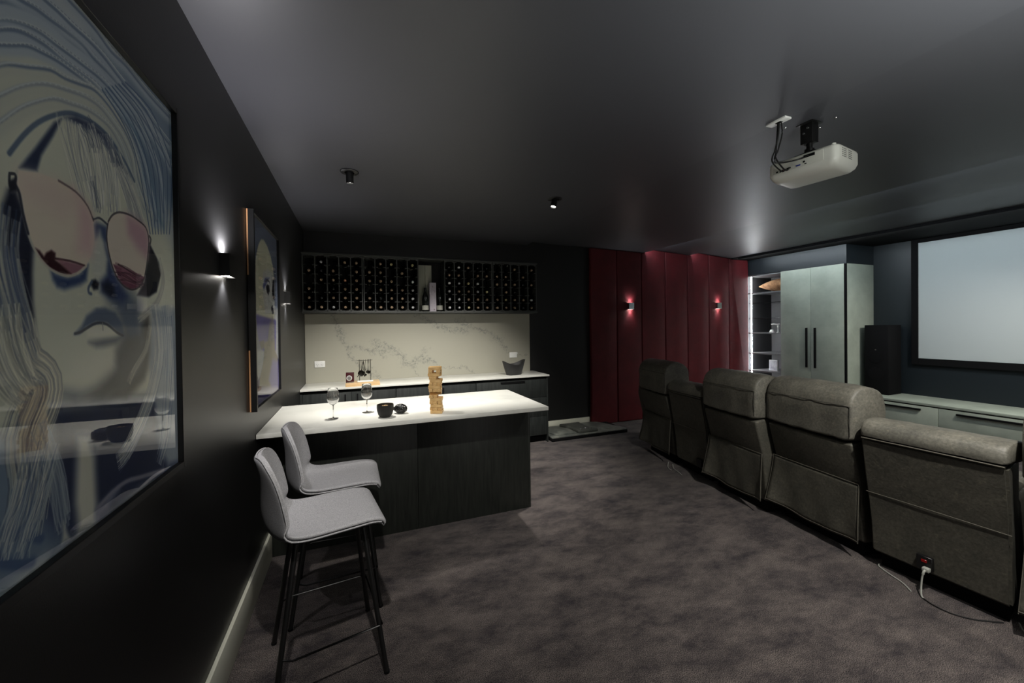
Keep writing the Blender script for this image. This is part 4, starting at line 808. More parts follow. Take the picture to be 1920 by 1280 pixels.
# black sculptural bowl
bm = new(); rings = []
n = 48
def bowl_r(a, t, inner=False):
    rx = 0.108+0.062*t**0.9; ry = 0.070+0.035*t**0.9
    top = 0.172+0.030*math.cos(2*a)+0.004*math.cos(a)
    k = 0.006 if inner else 0
    return Vector(((rx-k)*math.cos(a), (ry-k)*math.sin(a), t*top if not inner else max(0.012, t*top)))
for j in range(13): rings.append([bowl_r(2*PI*k/n, j/12) for k in range(n)])
for j in range(12, -1, -1): rings.append([bowl_r(2*PI*k/n, j/12, True) for k in range(n)])
loft(bm, rings); o = obj('decorative_bowl', bm, mat('matte_charcoal_ceramic', (0.018, 0.018, 0.018), 0.5), ang=70)
o.location = (2.600, 4.93, ZC); o.rotation_euler = (0, 0, 0.1)
tag(o, 'black sculptural bowl with dipped rim on the back counter', 'bowl')

# ------------------------------------------------------------ things on the bar
ZI = 0.9475
def wine_glass(x, y, label):
    g = thing('wine_glass', label, 'wine glass', (x, y, ZI), 0, 'wine glasses on the bar')
    outer = [(0.0, 0.0), (0.034, 0.0), (0.035, 0.0012), (0.020, 0.003), (0.006, 0.006), (0.0042, 0.012), (0.0036, 0.05), (0.0040, 0.090), (0.008, 0.098), (0.022, 0.106), (0.034, 0.120), (0.0405, 0.140), (0.0405, 0.160), (0.036, 0.190), (0.0325, 0.2165)]
    inner = [(0.0317, 0.2168), (0.0350, 0.190), (0.0393, 0.160), (0.0393, 0.141), (0.033, 0.1215), (0.021, 0.1080), (0.008, 0.1015), (0.0, 0.1005)]
    bm = new(); lathe(bm, outer+inner, 40, close=False); obj('glass_body', bm, M_glass, g, 70)
    return g
wine_glass(0.425, 3.025, 'empty stemmed wine glass on the bar, nearest the left wall')
wine_glass(0.655, 3.145, 'empty stemmed wine glass on the bar, set back beside the snack bowl')
b = thing('snack_bowl', 'matte black round cup bowl holding snacks on the bar', 'bowl', (0.775, 2.925, ZI))
bm = new(); lathe(bm, [(0, 0), (0.028, 0), (0.038, 0.005), (0.050, 0.022), (0.057, 0.048), (0.059, 0.070), (0.058, 0.092), (0.055, 0.092), (0.0555, 0.068), (0.050, 0.034), (0.035, 0.014), (0, 0.011)], 40); obj('shell', bm, mat('matte_black_ceramic', (0.010, 0.010, 0.009), 0.6), b, 60)
bm = new()
for k in range(34):
    a = random.uniform(0, 2*PI); r = 0.044*math.sqrt(random.random()); 
    Mx = Matrix.Translation((r*math.cos(a), r*math.sin(a), 0.068+0.010*(1-r/0.044)+random.uniform(0, .004))) @ Matrix.Rotation(random.uniform(0, 3), 4, 'Z') @ Matrix.Diagonal((0.011, 0.007, 0.006, 1))
    bmesh.ops.create_icosphere(bm, subdivisions=2, radius=1, matrix=Mx)
lathe(bm, [(0, 0.055), (0.050, 0.060), (0.050, 0.064), (0, 0.068)], 20)
s = obj('snacks', bm, mat('roasted_nut', (0.50, 0.33, 0.16), 0.6), b); s['kind'] = 'stuff'
# knotted black ornament: a pine-cone like clump of leaves beside the bowl
bm = new()
for lev in range(7):
    tt = lev/6; rr = 0.034*math.sin(0.6+2.3*tt); nn = 9 if lev < 6 else 4
    for k in range(nn):
        a = 2*PI*(k+0.5*(lev % 2))/nn
        Mx = Matrix.Translation((rr*math.cos(a), 0.075*(tt-0.5), 0.034+rr*0.95*math.sin(a))) @ Matrix.Rotation(a, 4, 'Y').inverted() @ Matrix.Rotation(0.5, 4, 'X') @ Matrix.Diagonal((0.005, 0.015, 0.011, 1))
        bmesh.ops.create_icosphere(bm, subdivisions=2, radius=1, matrix=Mx)
bmesh.ops.create_icosphere(bm, subdivisions=2, radius=1, matrix=Matrix.Translation((0, 0, 0.034)) @ Matrix.Diagonal((0.028, 0.045, 0.027, 1)))
zmin = min(v.co.z for v in bm.verts)
for v in bm.verts: v.co.z -= zmin
o = obj('knotted_ornament', bm, mat('black_lacquer', (0.008, 0.008, 0.009), 0.3)); o.location = (0.885, 3.00, ZI); o.rotation_euler = (0, 0, 1.1)
tag(o, 'black knobbly ornament lying right behind the snack bowl', 'ornament')

# stacked block tower: every block its own object
lay_n = ['bottom', 'second', 'third', 'fourth', 'fifth', 'sixth', 'seventh', 'eighth', 'ninth', 'tenth', 'eleventh', 'twelfth', 'thirteenth', 'fourteenth', 'top']
missing = {(2, 1): 1, (4, 1): 1, (6, 0): 1, (8, 2): 1, (10, 1): 1, (13, 1): 1, (5, 2): 1, (11, 2): 1}
bl, bw, bh = 0.088, 0.0288, 0.0228
rot0 = -0.33
bm = new(); box(bm, -bl/2, bl/2, -bw/2, bw/2, 0, bh, 0.0015, 1); blk = obj('wooden_block', bm, M_block)
cx_, cy_ = 1.148, 2.92; first = True
M_b2 = wood_mat('amber_birch_block', (0.36, 0.19, 0.07), (0.52, 0.31, 0.13), (3, 14, 14), 0.5)
blk2 = None
for L_ in range(15):
    jx, jy = random.uniform(-.003, .003)-0.0006*L_, random.uniform(-.003, .003)
    for k in range(3):
        if (L_, k) in missing: continue
        if first: o = blk; first = False
        else: o = blk.copy(); COL.objects.link(o)
        across = L_ % 2 == 0
        off = (k-1)*0.0298
        a = rot0 + (0 if across else PI/2) + random.uniform(-.05, .05)
        lx, ly = (0, off) if across else (off, 0)
        slide = random.uniform(-.006, .006)
        lx += slide if across else 0; ly += 0 if across else slide
        o.location = (cx_+jx+lx*math.cos(rot0)-ly*math.sin(rot0), cy_+jy+lx*math.sin(rot0)+ly*math.cos(rot0), ZI+L_*(bh+0.0003))
        o.rotation_euler = (0, 0, a)
        pos = (['nearest the stools', 'middle', 'farthest from the stools'] if across else ['left', 'middle', 'right'])[k]
        tag(o, 'pale wooden block in the tower on the bar, %s layer, %s' % (lay_n[L_], pos), 'wooden block', 'wooden blocks stacked in the tower')

# ------------------------------------------------------------ bar stools
def make_stool(loc, rz, label):
    t = thing('bar_stool', label, 'bar stool', loc, rz, 'grey bar stools at the bar')
    # centre line of the shell (x forward, z up), half width, side curl
    path = [(0.232, 0.648, .185, .0), (0.238, 0.672, .195, .0), (0.222, 0.694, .200, .0), (0.18, 0.701, .205, .002), (0.10, 0.697, .212, .006), (0.0, 0.688, .215, .012), (-0.08, 0.677, .215, .020),
            (-0.15, 0.670, .213, .034), (-0.205, 0.683, .210, .054), (-0.238, 0.722, .206, .072), (-0.250, 0.780, .202, .076), (-0.251, 0.84, .198, .068), (-0.251, 0.90, .192, .056), (-0.256, 0.955, .180, .044), (-0.264, 0.998, .155, .032), (-0.271, 1.022, .110, .022), (-0.275, 1.031, .06, .01)]
    P = [Vector((a, b, 0)) for a, b, _, _ in path]; nW = 15
    surf = []
    for i, (a, b, hw, curl) in enumerate(path):
        T = (P[min(i+1, len(P)-1)]-P[max(i-1, 0)]).normalized(); Nn = Vector((T.y, -T.x, 0))  # points to the sitter side (up / forward)
        if Nn.y < 0 and i < 8: Nn = -Nn
        if i >= 8 and Nn.x < 0: Nn = -Nn
        row = []
        for j in range(nW):
            s = -1+2*j/(nW-1); c = curl*abs(s)**2.6*1.15
            row.append((Vector((a+Nn.x*c, s*hw, b+Nn.y*c)), Vector((Nn.x, 0, Nn.y))))
        surf.append(row)
    th = 0.030
    def wall(off0, off1, shrink=1.0):
        bm = new(); rings = []
        for r in surf:
            ring = [q+nn*off1 for q, nn in r]+[q+nn*off0 for q, nn in r[::-1]]
            rings.append(ring)
        loft(bm, rings); return bm
    bm = wall(-0.002, th-0.012); s1 = obj('seat_shell', bm, M_fabric, t, 80)
    md = s1.modifiers.new('round', 'SUBSURF'); md.levels = 1; md.render_levels = 2
    bm = wall(-0.014, -0.003); s2 = obj('outer_shell', bm, mat('mid_grey_wool', (0.19, 0.19, 0.20), 0.9, noise=(260, (0.14, 0.14, 0.145), 3), bump=(400, 0.25)), t, 80)
    md = s2.modifiers.new('round', 'SUBSURF'); md.levels = 1; md.render_levels = 2
    edge = [surf[i][0] for i in range(2, len(surf))]+[surf[-1][j] for j in range(1, nW)]+[surf[i][-1] for i in range(len(surf)-2, 1, -1)]
    bm = new(); tube(bm, [q-nn*0.003+Vector((0, (0.002 if q.y > 0 else -0.002), 0)) for q, nn in edge], 0.0038, 6, k=2); obj('piping', bm, M_fabric, t, 80)
    bm = new(); box(bm, -0.13, 0.15, -0.12, 0.12, 0.645, 0.664, 0.004); obj('seat_plate', bm, M_blackp, t)
    legs = {}
    for sx in (-1, 1):
        for sy in (-1, 1):
            a = Vector((sx*0.14+0.01, sy*0.13, 0.655)); b = Vector((sx*0.228, sy*0.228, 0.004))
            bm = new(); tube(bm, [b, b+(a-b)*0.5, a], 0.0115, 12); obj('leg', bm, M_blackp, t); legs[(sx, sy)] = (a, b)
            bm = new(); lathe(bm, [(0, 0), (0.013, 0), (0.013, 0.010), (0, 0.010)], 12, c=(b.x, b.y, 0)); obj('foot_cap', bm, M_black, t)
    q = lambda sx, sy, z: legs[(sx, sy)][1].lerp(legs[(sx, sy)][0], z/0.655)
    zr = 0.215
    for sy in (-1, 1):
        a = q(-1, sy, zr); b = q(1, sy, zr); c = a + Vector((0.045, sy*0.028, 0))
        bm = new(); tube(bm, [a, c, b+Vector((0, sy*0.014, 0))], 0.0045, 8); obj('footrest_rail', bm, M_chrome if False else mat('black_chrome', (0.10, 0.10, 0.10), 0.2, metal=1.0), t)
    a = q(1, -1, zr); b = q(1, 1, zr); bm = new(); tube(bm, [a+Vector((.012, -0.012, 0)), b+Vector((.012, 0.012, 0))], 0.0045, 8); obj('footrest_rail', bm, MATS['black_chrome'], t)
    return t
make_stool((0.435, 2.055, 0), math.radians(9), 'light grey upholstered bar stool with black legs, nearer the camera')
make_stool((0.462, 2.545, 0), math.radians(1), 'light grey upholstered bar stool with black legs, tucked at the bar worktop')

# ------------------------------------------------------------ plinth left of the crimson panels
pl = thing('display_plinth', 'empty low grey display base on the carpet by the crimson panels', 'display base', (3.06, 4.70, 0))
sbox('base_slab', M_black, 0.0, 1.245, 0.0, 0.56, 0, 0.042, 0.004, parent=pl)
M_pl = mat('weathered_grey_paint', (0.20, 0.21, 0.18), 0.5, noise=(7, (0.10, 0.11, 0.10), 6, 0.4, 0.6))
bm = new(); prism(bm, [(0.004, 0.004), (1.241, 0.004), (1.241, 0.07), (1.06, 0.50), (1.0, 0.545), (0.18, 0.545), (0.004, 0.36)], 0.042, 0.060, 'z', bev=0.004)
obj('top_slab', bm, M_pl, pl)
bm = new(); prism(bm, [(0.10, 0.06), (0.42, 0.06), (0.42, 0.30), (0.30, 0.48), (0.12, 0.48), (0.02, 0.34)], 0.060, 0.074, 'z', bev=0.004); obj('foot_plate', bm, M_pl, pl)
bm = new(); prism(bm, [(0.72, 0.10), (1.08, 0.10), (1.00, 0.30), (0.98, 0.45), (0.74, 0.45)], 0.060, 0.074, 'z', bev=0.004); obj('foot_plate', bm, M_pl, pl)
bm = new(); A = [(0.44, 0.03), (0.76, 0.03), (0.68, 0.20), (0.70, 0.46), (0.36, 0.46), (0.44, 0.20)]
prism(bm, A, 0.060, 0.105, 'z', bev=0.012, seg=2); obj('centre_block', bm, mat('dark_weathered_paint', (0.06, 0.065, 0.058), 0.45, noise=(12, (0.10, 0.105, 0.09), 6)), pl)
bm = new()
for x, y, r in ((0.50, 0.09, 0.012), (0.545, 0.10, 0.008), (0.60, 0.12, 0.014), (0.65, 0.08, 0.008)): lathe(bm, [(0, 0.105), (r, 0.105), (r*0.8, 0.112), (0, 0.113)], 14, c=(x, y, 0))
obj('rivets', bm, M_chrome, pl)

# ------------------------------------------------------------ recliners and consoles
def extr(bm, prof, w, crown=0.02, ends=0.045, jit=0.0, taper=None, n=10):
    """soft extrusion of an (x,z) outline along y with rounded ends"""
    cx = sum(p[0] for p in prof)/len(prof); cz = sum(p[1] for p in prof)/len(prof)
    P = smooth_path([(p[0], p[1], 0) for p in prof+[prof[0]]], 3)[:-1]
    ys = [0, ends*0.12, ends*0.4, ends*0.75, ends*1.1] ; fac = [0.90, 0.945, 0.975, 0.99, 0.997]
    L = [(-w/2+a, f) for a, f in zip(ys, fac)]+[(-w/2+ends*1.5+(w-ends*3)*k/n, 1.0+crown*math.sin(PI*k/n)) for k in range(n+1)]+[(w/2-a, f) for a, f in zip(ys[::-1], fac[::-1])]
    rings = []
    for y, f in L:
        ring = []
        for q in P:
            dx, dz = q.x-cx, q.y-cz; j = jit*(math.sin(y*31+q.x*40)+math.sin(y*53+q.y*37+1.7))*0.5
            ring.append(Vector((cx+dx*f+j, y, cz+dz*f+j*0.6)))
        rings.append(ring)
    loft(bm, rings)
M_skirt = M_leath_shade
def make_recliner(loc, rz, w, label, arm=0):
    t = thing('recliner', label, 'recliner seat', loc, rz, 'tall-backed recliners in the sofa row')
    bm = new(); prism(bm, [(0.012, 0.775), (0.19, 0.80), (0.30, 0.40), (0.28, 0.10), (0.125, 0.10), (0.085, 0.50)], -w/2+0.006, w/2-0.006, 'y', bev=0.016, seg=3); obj('back_panel', bm, M_leath_shade, t, 50)
    bm = new(); extr(bm, [(0.002, 0.815), (0.000, 0.93), (0.002, 1.03), (0.028, 1.10), (0.09, 1.148), (0.17, 1.156), (0.25, 1.13), (0.305, 1.06), (0.315, 0.95), (0.29, 0.82), (0.16, 0.790), (0.02, 0.795)], w-0.004, 0.012, 0.05, 0.004); hr = obj('headrest', bm, M_leather, t, 60)
    bm = new(); tube(bm, [(0.003, -w/2+0.006, 1.026), (-0.002, -w/2+0.05, 1.028), (-0.005, 0, 1.03), (-0.002, w/2-0.05, 1.028), (0.003, w/2-0.006, 1.026)], 0.002, 6)
    for s in (-1, 1):
        tube(bm, [(0.004, s*(w/2-0.010), 0.825), (0.0015, s*(w/2-0.010), 0.93), (0.004, s*(w/2-0.011), 1.022)], 0.0018, 6, k=3)
    obj('piping', bm, M_seam, hr, 80)
    # hanging skirt on the back
    nx_, nz_ = 26, 12; rings = []
    V_ = []
    for j in range(nz_+1):
        v = j/nz_; z = 0.505-0.395*v
        row = []
        for i in range(nx_+1):
            u = -1+2*i/nx_
            x = 0.074-0.015*v + 0.005*v*math.sin(u*4.2+0.6+w*7) + 0.004*v*math.sin(u*9+v*3) - 0.06*v**1.5*max(0, u)**3 - 0.02*v*max(0, -u)**4
            row.append(Vector((x, u*(w/2-0.004)+0.012*v*u*abs(u), z-0.012*v*math.cos(u*2.4)+0.010*v*max(0, u)**2)))
        V_.append(row)
    bm = new(); loft(bm, V_, wrap=False); sk = obj('back_skirt', bm, M_leath_shade, t, 80)
    md = sk.modifiers.new('thick', 'SOLIDIFY'); md.thickness = 0.005; md.offset = 1
    bm = new(); tube(bm, [p-Vector((0.003, 0, -0.012)) for p in V_[-1]], 0.0025, 6); tube(bm, [p-Vector((0.003, 0, 0)) for p in [r[-1] for r in V_]], 0.0018, 6); tube(bm, [p-Vector((0.003, 0, 0)) for p in [r[0] for r in V_]], 0.0018, 6); tube(bm, [p-Vector((0.003, 0, 0)) for p in V_[0]], 0.0018, 6); obj('hem', bm, M_thread, sk, 80)
    bm = new(); prism(bm, [(0.27, 0.80), (0.40, 0.78), (0.50, 0.44), (0.34, 0.40)], -w/2+0.02, w/2-0.02, 'y', bev=0.03, seg=3); obj('back_cushion', bm, M_leather, t, 50)
    bm = new(); box(bm, 0.34, 0.93, -w/2+0.012, w/2-0.012, 0.24, 0.46, 0.045, 3); obj('seat_cushion', bm, M_leather, t, 50)
    bm = new(); box(bm, 0.90, 0.97, -w/2+0.012, w/2-0.012, 0.10, 0.41, 0.03, 3); obj('footrest', bm, M_leather, t, 50)
    bm = new(); box(bm, 0.15, 0.90, -w/2+0.03, w/2-0.03, 0.0, 0.22, 0.004, 1); obj('base', bm, M_black, t)
    if arm:
        bm = new(); prism(bm, [(0.06, 0.70), (0.09, 0.88), (0.16, 0.925), (0.26, 0.90), (0.36, 0.66), (0.95, 0.60), (0.98, 0.5), (0.98, 0.08), (0.20, 0.08)], w/2+0.004, w/2+0.15, 'y', bev=0.035, seg=4); obj('armrest', bm, M_leath_shade, t, 50)
    return t
def make_console(loc, rz, w, wf, label, power):
    t = thing('sofa_console', label, 'console', loc, rz, 'low wedge consoles in the sofa row')
    D = 0.86
    def wy(x): return (w+(wf-w)*max(0, x)/D)/2
    def layer(x0, z): return [Vector((x0, -wy(x0)+0.002, z)), Vector((x0, wy(x0)-0.002, z)), Vector((D, wy(D), z)), Vector((D, -wy(D), z))]
    lv = [(0.100, 0.10, 0.96), (0.085, 0.30, 0.965), (0.065, 0.485, 0.99), (0.062, 0.50, 0.99), (0.045, 0.60, 1.0), (0.002, 0.845, 1.0)]
    bm = new(); rings = []
    for x0, z, k in lv:
        hw = wy(0)*k; rings.append([Vector((x0, -hw+0.002, z)), Vector((x0, hw-0.002, z)), Vector((0.30, min(hw, wy(0.30)), z)), Vector((0.30, -min(hw, wy(0.30)), z))])
    loft(bm, rings); es = [e for e in bm.edges]; bmesh.ops.bevel(bm, geom=[e for e in es if e.calc_face_angle(0) > 0.6], offset=0.012, segments=2, affect='EDGES')
    obj('back_panel', bm, M_leath_shade, t, 50)
    bm = new(); extr(bm, [(-0.006, 0.862), (-0.008, 0.895), (0.014, 0.940), (0.07, 0.962), (0.16, 0.962), (0.25, 0.945), (0.30, 0.90), (0.29, 0.862), (0.14, 0.852)], w-0.008, 0.01, 0.035, 0.002); obj('top_pad', bm, M_leather, t, 60)
    bm = new(); tube(bm, [(-0.002, -w/2+0.01, 0.848), (-0.006, 0, 0.850), (-0.002, w/2-0.01, 0.848)], 0.0045, 6)
    tube(bm, [(0.061, -w/2*0.985, 0.490), (0.058, 0, 0.493), (0.061, w/2*0.985, 0.490)], 0.0022, 6); obj('piping', bm, M_thread, t, 80)
    bm = new(); prism(bm, [(0.31, -wy(0.31)+0.01), (0.31, wy(0.31)-0.01), (D, wy(D)), (D, -wy(D))], 0.08, 0.60, 'z', bev=0.03, seg=3); obj('armrest_body', bm, M_leath_shade, t, 50)
    bm = new(); prism(bm, [(0.32, -wy(0.32)+0.02), (0.32, wy(0.32)-0.02), (D-0.03, wy(D)-0.01), (D-0.03, -wy(D)+0.01)], 0.603, 0.65, 'z', bev=0.02, seg=3); obj('storage_lid', bm, M_leather, t, 50)
    bm = new(); prism(bm, [(0.16, -w/2+0.04), (0.16, w/2-0.04), (D-0.04, wf/2-0.03), (D-0.04, -wf/2+0.03)], 0.0, 0.10, 'z'); obj('base', bm, M_black, t)
    py = power
    bm = new(); box(bm, 0.070, 0.098, py-0.034, py+0.034, 0.125, 0.205, 0.002, 1); so = obj('power_socket', bm, M_blackp, t)
    if w > 0.6:
        bm = new(); box(bm, 0.0665, 0.0715, py-0.012, py+0.012, 0.170, 0.186, 0.001, 1); obj('rocker_switch', bm, mat('red_rocker', (0.25, 0.006, 0.006), 0.3), so)
    return t, so
deg = math.radians
make_recliner((3.875, 3.722, 0), deg(-12), 0.59, 'tall-backed taupe recliner at the far end, nearest the empty display base', arm=1)
cD, _ = make_console((3.795, 3.145, 0), deg(-7), 0.515, 0.38, 'low taupe leather console between the far recliner and the middle pair', -0.13)
make_recliner((3.690, 2.556, 0), deg(-9), 0.612, 'tall-backed taupe recliner just right of the far low console, left of the middle pair')
make_recliner((3.685, 1.906, 0), deg(-9), 0.650, 'tall-backed taupe recliner left of the large near console, right of the middle pair')
cA, so = make_console((3.628, 1.226, 0), deg(1), 0.610, 0.34, 'low taupe leather console with plugged-in white power lead, nearest the camera', 0.03)
make_recliner((3.700, 0.560, 0), deg(8), 0.66, 'tall-backed taupe recliner cut off by the right edge of the photo')

# leads on the carpet
M_wcord = mat('grey_white_cord', (0.36, 0.37, 0.33), 0.5); M_bcord = mat('black_cord', (0.006, 0.006, 0.006), 0.5)
pc = thing('power_lead', 'power lead plugged into the near console, white end turning black on the carpet', 'power lead', (3.60, 1.24, 0))
bm = new(); box(bm, 0.064, 0.094, -0.016, 0.016, 0.128, 0.152, 0.005, 2)
tube(bm, [(0.064, 0, 0.138), (0.052, 0, 0.134), (0.048, 0.002, 0.118)], 0.006, 8, k=3)
for v in bm.verts: v.co.x -= 0.0
obj('plug', bm, M_wcord, pc)
bm = new(); tube(bm, [(0.048, 0.002, 0.120), (0.042, 0.004, 0.09), (0.030, 0.002, 0.05), (0.012, -0.006, 0.012), (0.0, -0.02, 0.0045)], 0.0042, 8, k=4); obj('white_cord', bm, M_wcord, pc)
bm = new(); tube(bm, [(0.0, -0.02, 0.0045), (-0.02, -0.07, 0.004), (-0.015, -0.14, 0.004), (0.03, -0.20, 0.004), (0.09, -0.24, 0.004), (0.14, -0.27, 0.004)], 0.0038, 8, k=4); obj('black_cord', bm, M_bcord, pc)
bm = new(); tube(bm, [(3.77, 1.50, 0.006), (3.735, 1.485, 0.005), (3.70, 1.42, 0.005), (3.665, 1.34, 0.005), (3.615, 1.28, 0.0045)], 0.0038, 8, k=4)
tag(obj('thin_cable', bm, M_wcord), 'thin pale cable curling on the carpet below the near console', 'cable', 'thin pale cables by the sofas')
bm = new(); tube(bm, [(3.85, 3.36, 0.03), (3.81, 3.30, 0.008), (3.79, 3.22, 0.005), (3.76, 3.14, 0.004)], 0.0035, 8, k=4)
tag(obj('thin_cable', bm, M_wcord), 'thin pale cable end beside the far low console', 'cable', 'thin pale cables by the sofas')
bm = new(); tube(bm, [(3.85, 3.42, 0.04), (3.80, 3.38, 0.01), (3.77, 3.33, 0.004), (3.765, 3.29, 0.004)], 0.0035, 8, k=4)
tag(obj('thin_cable', bm, M_wcord), 'short pale cable end under the far recliner corner', 'cable', 'thin pale cables by the sofas')
bm = new(); tube(bm, [(3.78, 0.93, 0.02), (3.74, 0.90, 0.006), (3.72, 0.84, 0.004), (3.76, 0.74, 0.004)], 0.0035, 8, k=4)
tag(obj('thin_cable', bm, M_wcord), 'thin pale cable by the recliner at the right edge', 'cable', 'thin pale cables by the sofas')

# ------------------------------------------------------------ right wall: tall cabinet, shelves, low cabinet, screen
XD = 7.549
t = thing('tall_cabinet', 'tall two-door concrete-look cabinet right of the lit shelves', 'cabinet', (0, 0, 0))
sbox('carcass', M_concrete, XD+0.022, XR-0.002, 3.702, 4.646, 0.05, 2.474, parent=t)
sbox('side_panel', M_concrete, XD+0.030, XR-0.002, 3.672, 3.700, 0.0, 2.474, 0.001, parent=t)
sbox('shadow_strip', M_black, XD+0.006, XD+0.028, 3.674, 3.700, 0.0, 2.474, parent=t)
for y0, y1, hy in ((4.168, 4.644, 4.225), (3.702, 4.164, 4.098)):
    d = sbox('door', M_concrete, XD, XD+0.020, y0, y1, 0.06, 2.474, 0.001, parent=t)
    sbox('handle', M_black, XD-0.024, XD-0.001, hy-0.013, hy+0.013, 0.84, 1.492, 0.002, parent=d)
sh = thing('display_shelving', 'open wall shelving with a vertical light strip beside the crimson panels', 'shelving', (0, 0, 0))
M_shint = mat('smoke_grey_laminate', (0.21, 0.21, 0.215), 0.45)
sbox('back_board', M_shint, XR-0.03, XR-0.002, 4.650, YB-0.002, 0.0, 2.474, parent=sh)
sbox('side_board', mat('graphite_laminate', (0.035, 0.035, 0.037), 0.5), XD+0.03, XR-0.031, YB-0.020, YB-0.002, 0.0, 2.474, parent=sh)  # board colour darkened to offset the light strip's glow
sbox('side_board', M_shint, XD+0.03, XR-0.031, 4.650, 4.664, 0.0, 2.474, parent=sh)
sbox('top_board', M_shint, XD+0.03, XR-0.031, 4.665, YB-0.021, 2.452, 2.474, parent=sh)
for z, th_ in ((2.150, 0.022), (1.400, 0.022), (1.022, 0.022), (0.695, 0.022), (0.34, 0.022), (0.06, 0.02)):
    sbox('shelf_board', M_shint, XD+0.04, XR-0.031, 4.665, YB-0.021, z-th_, z, parent=sh)
for z in (1.957, 1.672):
    bm = new(); box(bm, XD+0.05, XR-0.031, 4.665, YB-0.021, z-0.008, z); obj('glass_shelf', bm, mat('smoked_glass_shelf', (0.10, 0.11, 0.11), 0.05, trans=0.75), sh)
bm = new(); box(bm, XD+0.045, XD+0.060, 5.214, 5.229, 0.08, 2.448, 0.002, 1); obj('light_strip', bm, M_led, sh)
# cushion on the top shelf
bm = new(); rings = []
for i in range(15):
    u = i/14; y = 5.20-u*0.50; h = 0.115*math.sin(PI*min(1, u*0.62+0.02))**0.9+0.004; dpt = 0.16*math.sin(PI*min(1, u*0.7+0.08))**0.6+0.02
    rings.append([Vector((7.86+dpt*math.cos(a), y, 2.152+0.100+0.10*0+h*math.sin(a)*1.0 + (0.0 if True else 0))) for a in [2*PI*k/20 for k in range(20)]])
loft(bm, rings); zm = min(v.co.z for v in bm.verts)
for v in bm.verts: v.co.z += 2.1515-zm
M_fur = mat('tan_hide', (0.50, 0.27, 0.13), 0.8, noise=(9, (0.20, 0.09, 0.04), 6, 0.45, 0.68), bump=(60, 0.5))
tag(obj('cushion', bm, M_fur, ang=70), 'tan hide cushion lying on the top shelf beside the cabinet', 'cushion')
fg = thing('figurine', 'small white two-piece figurine on the lit shelf below the glass shelves', 'figurine', (7.80, 4.86, 1.4005))
bm = new(); lathe(bm, [(0, 0), (0.028, 0), (0.028, 0.008), (0.010, 0.015), (0.008, 0.09), (0.016, 0.105), (0.014, 0.13), (0, 0.14)], 16); obj('stem', bm, M_white, fg, 60)
bm = new(); tube(bm, [(0, -0.03, 0.155), (0, 0.02, 0.150), (0, 0.08, 0.160), (0, 0.12, 0.150)], 0.014, 10, k=3); obj('wing', bm, M_white, fg, 60)
bm = new(); prism(bm, [(4.93, 1.4005), (5.015, 1.4005), (4.99, 1.455), (4.955, 1.455)], 7.78, 7.81, 'x', bev=0.003); tag(obj('place_card', bm, M_white), 'small white easel card beside the figurine', 'card')
pf = thing('photo_frame', 'pale square picture block standing on the lower lit shelf', 'photo frame', (7.80, 4.87, 0.6955))
sbox('block', M_white, 0, 0.03, 0, 0.16, 0, 0.195, 0.002, parent=pf)
sbox('picture_face', mat('pale_marbled_print', (0.55, 0.55, 0.58), 0.4, noise=(14, (0.22, 0.22, 0.25), 5)), -0.002, -0.0003, 0.008, 0.152, 0.008, 0.187, parent=pf)

t = thing('media_cabinet', 'long low concrete-look cabinet with black handles under the screen', 'cabinet', (0, 0, 0))
XM = 7.585; y_end = -0.60
sbox('carcass', M_concrete, XM+0.022, XR-0.002, y_end, 3.669, 0.07, 0.452, parent=t)
sbox('plinth', M_black, XM+0.05, XR-0.01, y_end, 3.665, 0.0, 0.069, parent=t)
sbox('top_board', M_concrete, XM-0.002, XR-0.002, y_end, 3.669, 0.468, 0.500, 0.001, parent=t)
sbox('shadow_gap', M_black, XM+0.02, XR-0.004, y_end, 3.667, 0.453, 0.467, parent=t)
for i, (y0, y1) in enumerate(((2.692, 3.667), (1.715, 2.688), (0.738, 1.711), (-0.24, 0.734))):
    d = sbox('drawer', M_concrete, XM, XM+0.020, y0, y1, 0.075, 0.452, 0.001, parent=t)
    ym = (y0+y1)/2; sbox('handle', M_black, XM-0.022, XM-0.001, ym-0.325, ym+0.325, 0.398, 0.420, 0.002, parent=d)
spk = thing('floor_speaker', 'tall black loudspeaker standing on the low cabinet beside the screen', 'speaker', (7.86, 3.315, 0.5005))
sbox('cabinet_body', M_black, 0.0, 0.33, 0, 0.285, 0, 1.03, 0.008, parent=spk)
sbox('grille', M_black, -0.010, -0.001, 0.008, 0.277, 0.01, 1.02, 0.004, parent=spk)
bm = new()
for z, r in ((0.30, 0.10), (0.56, 0.10)): lathe(bm, [(r*0.98, 0), (r, 0.004), (r*0.9, 0.006), (0.02, 0.002), (0, 0.003)], 28, c=(-0.010, 0.142, z), Mx=Matrix.Rotation(-PI/2, 4, 'Y'))
obj('driver_ring', bm, M_black, spk)
bm = new(); lathe(bm, [(0, 0), (0.012, 0), (0.010, 0.006), (0, 0.008)], 16, c=(-0.0105, 0.142, 0.66), Mx=Matrix.Rotation(-PI/2, 4, 'Y')); obj('tweeter', bm, M_chrome, spk)

sc = thing('projector_screen', 'large pale fixed projection screen in a wide black velvet frame on the right wall', 'screen', (8.205, 0.18, 1.045))
SW, SH = 2.955, 1.665
sbox('screen_fabric', M_screen, 0.010, 0.030, 0, SW, 0, SH, parent=sc)
bm = new()
for a in ((-0.075, 0, -0.095, SH+0.055), (SW, SW+0.075, -0.095, SH+0.055), (0, SW, -0.095, 0), (0, SW, SH, SH+0.055)): box(bm, 0.0, 0.035, *a, 0.002, 1)
obj('frame', bm, M_black, sc)

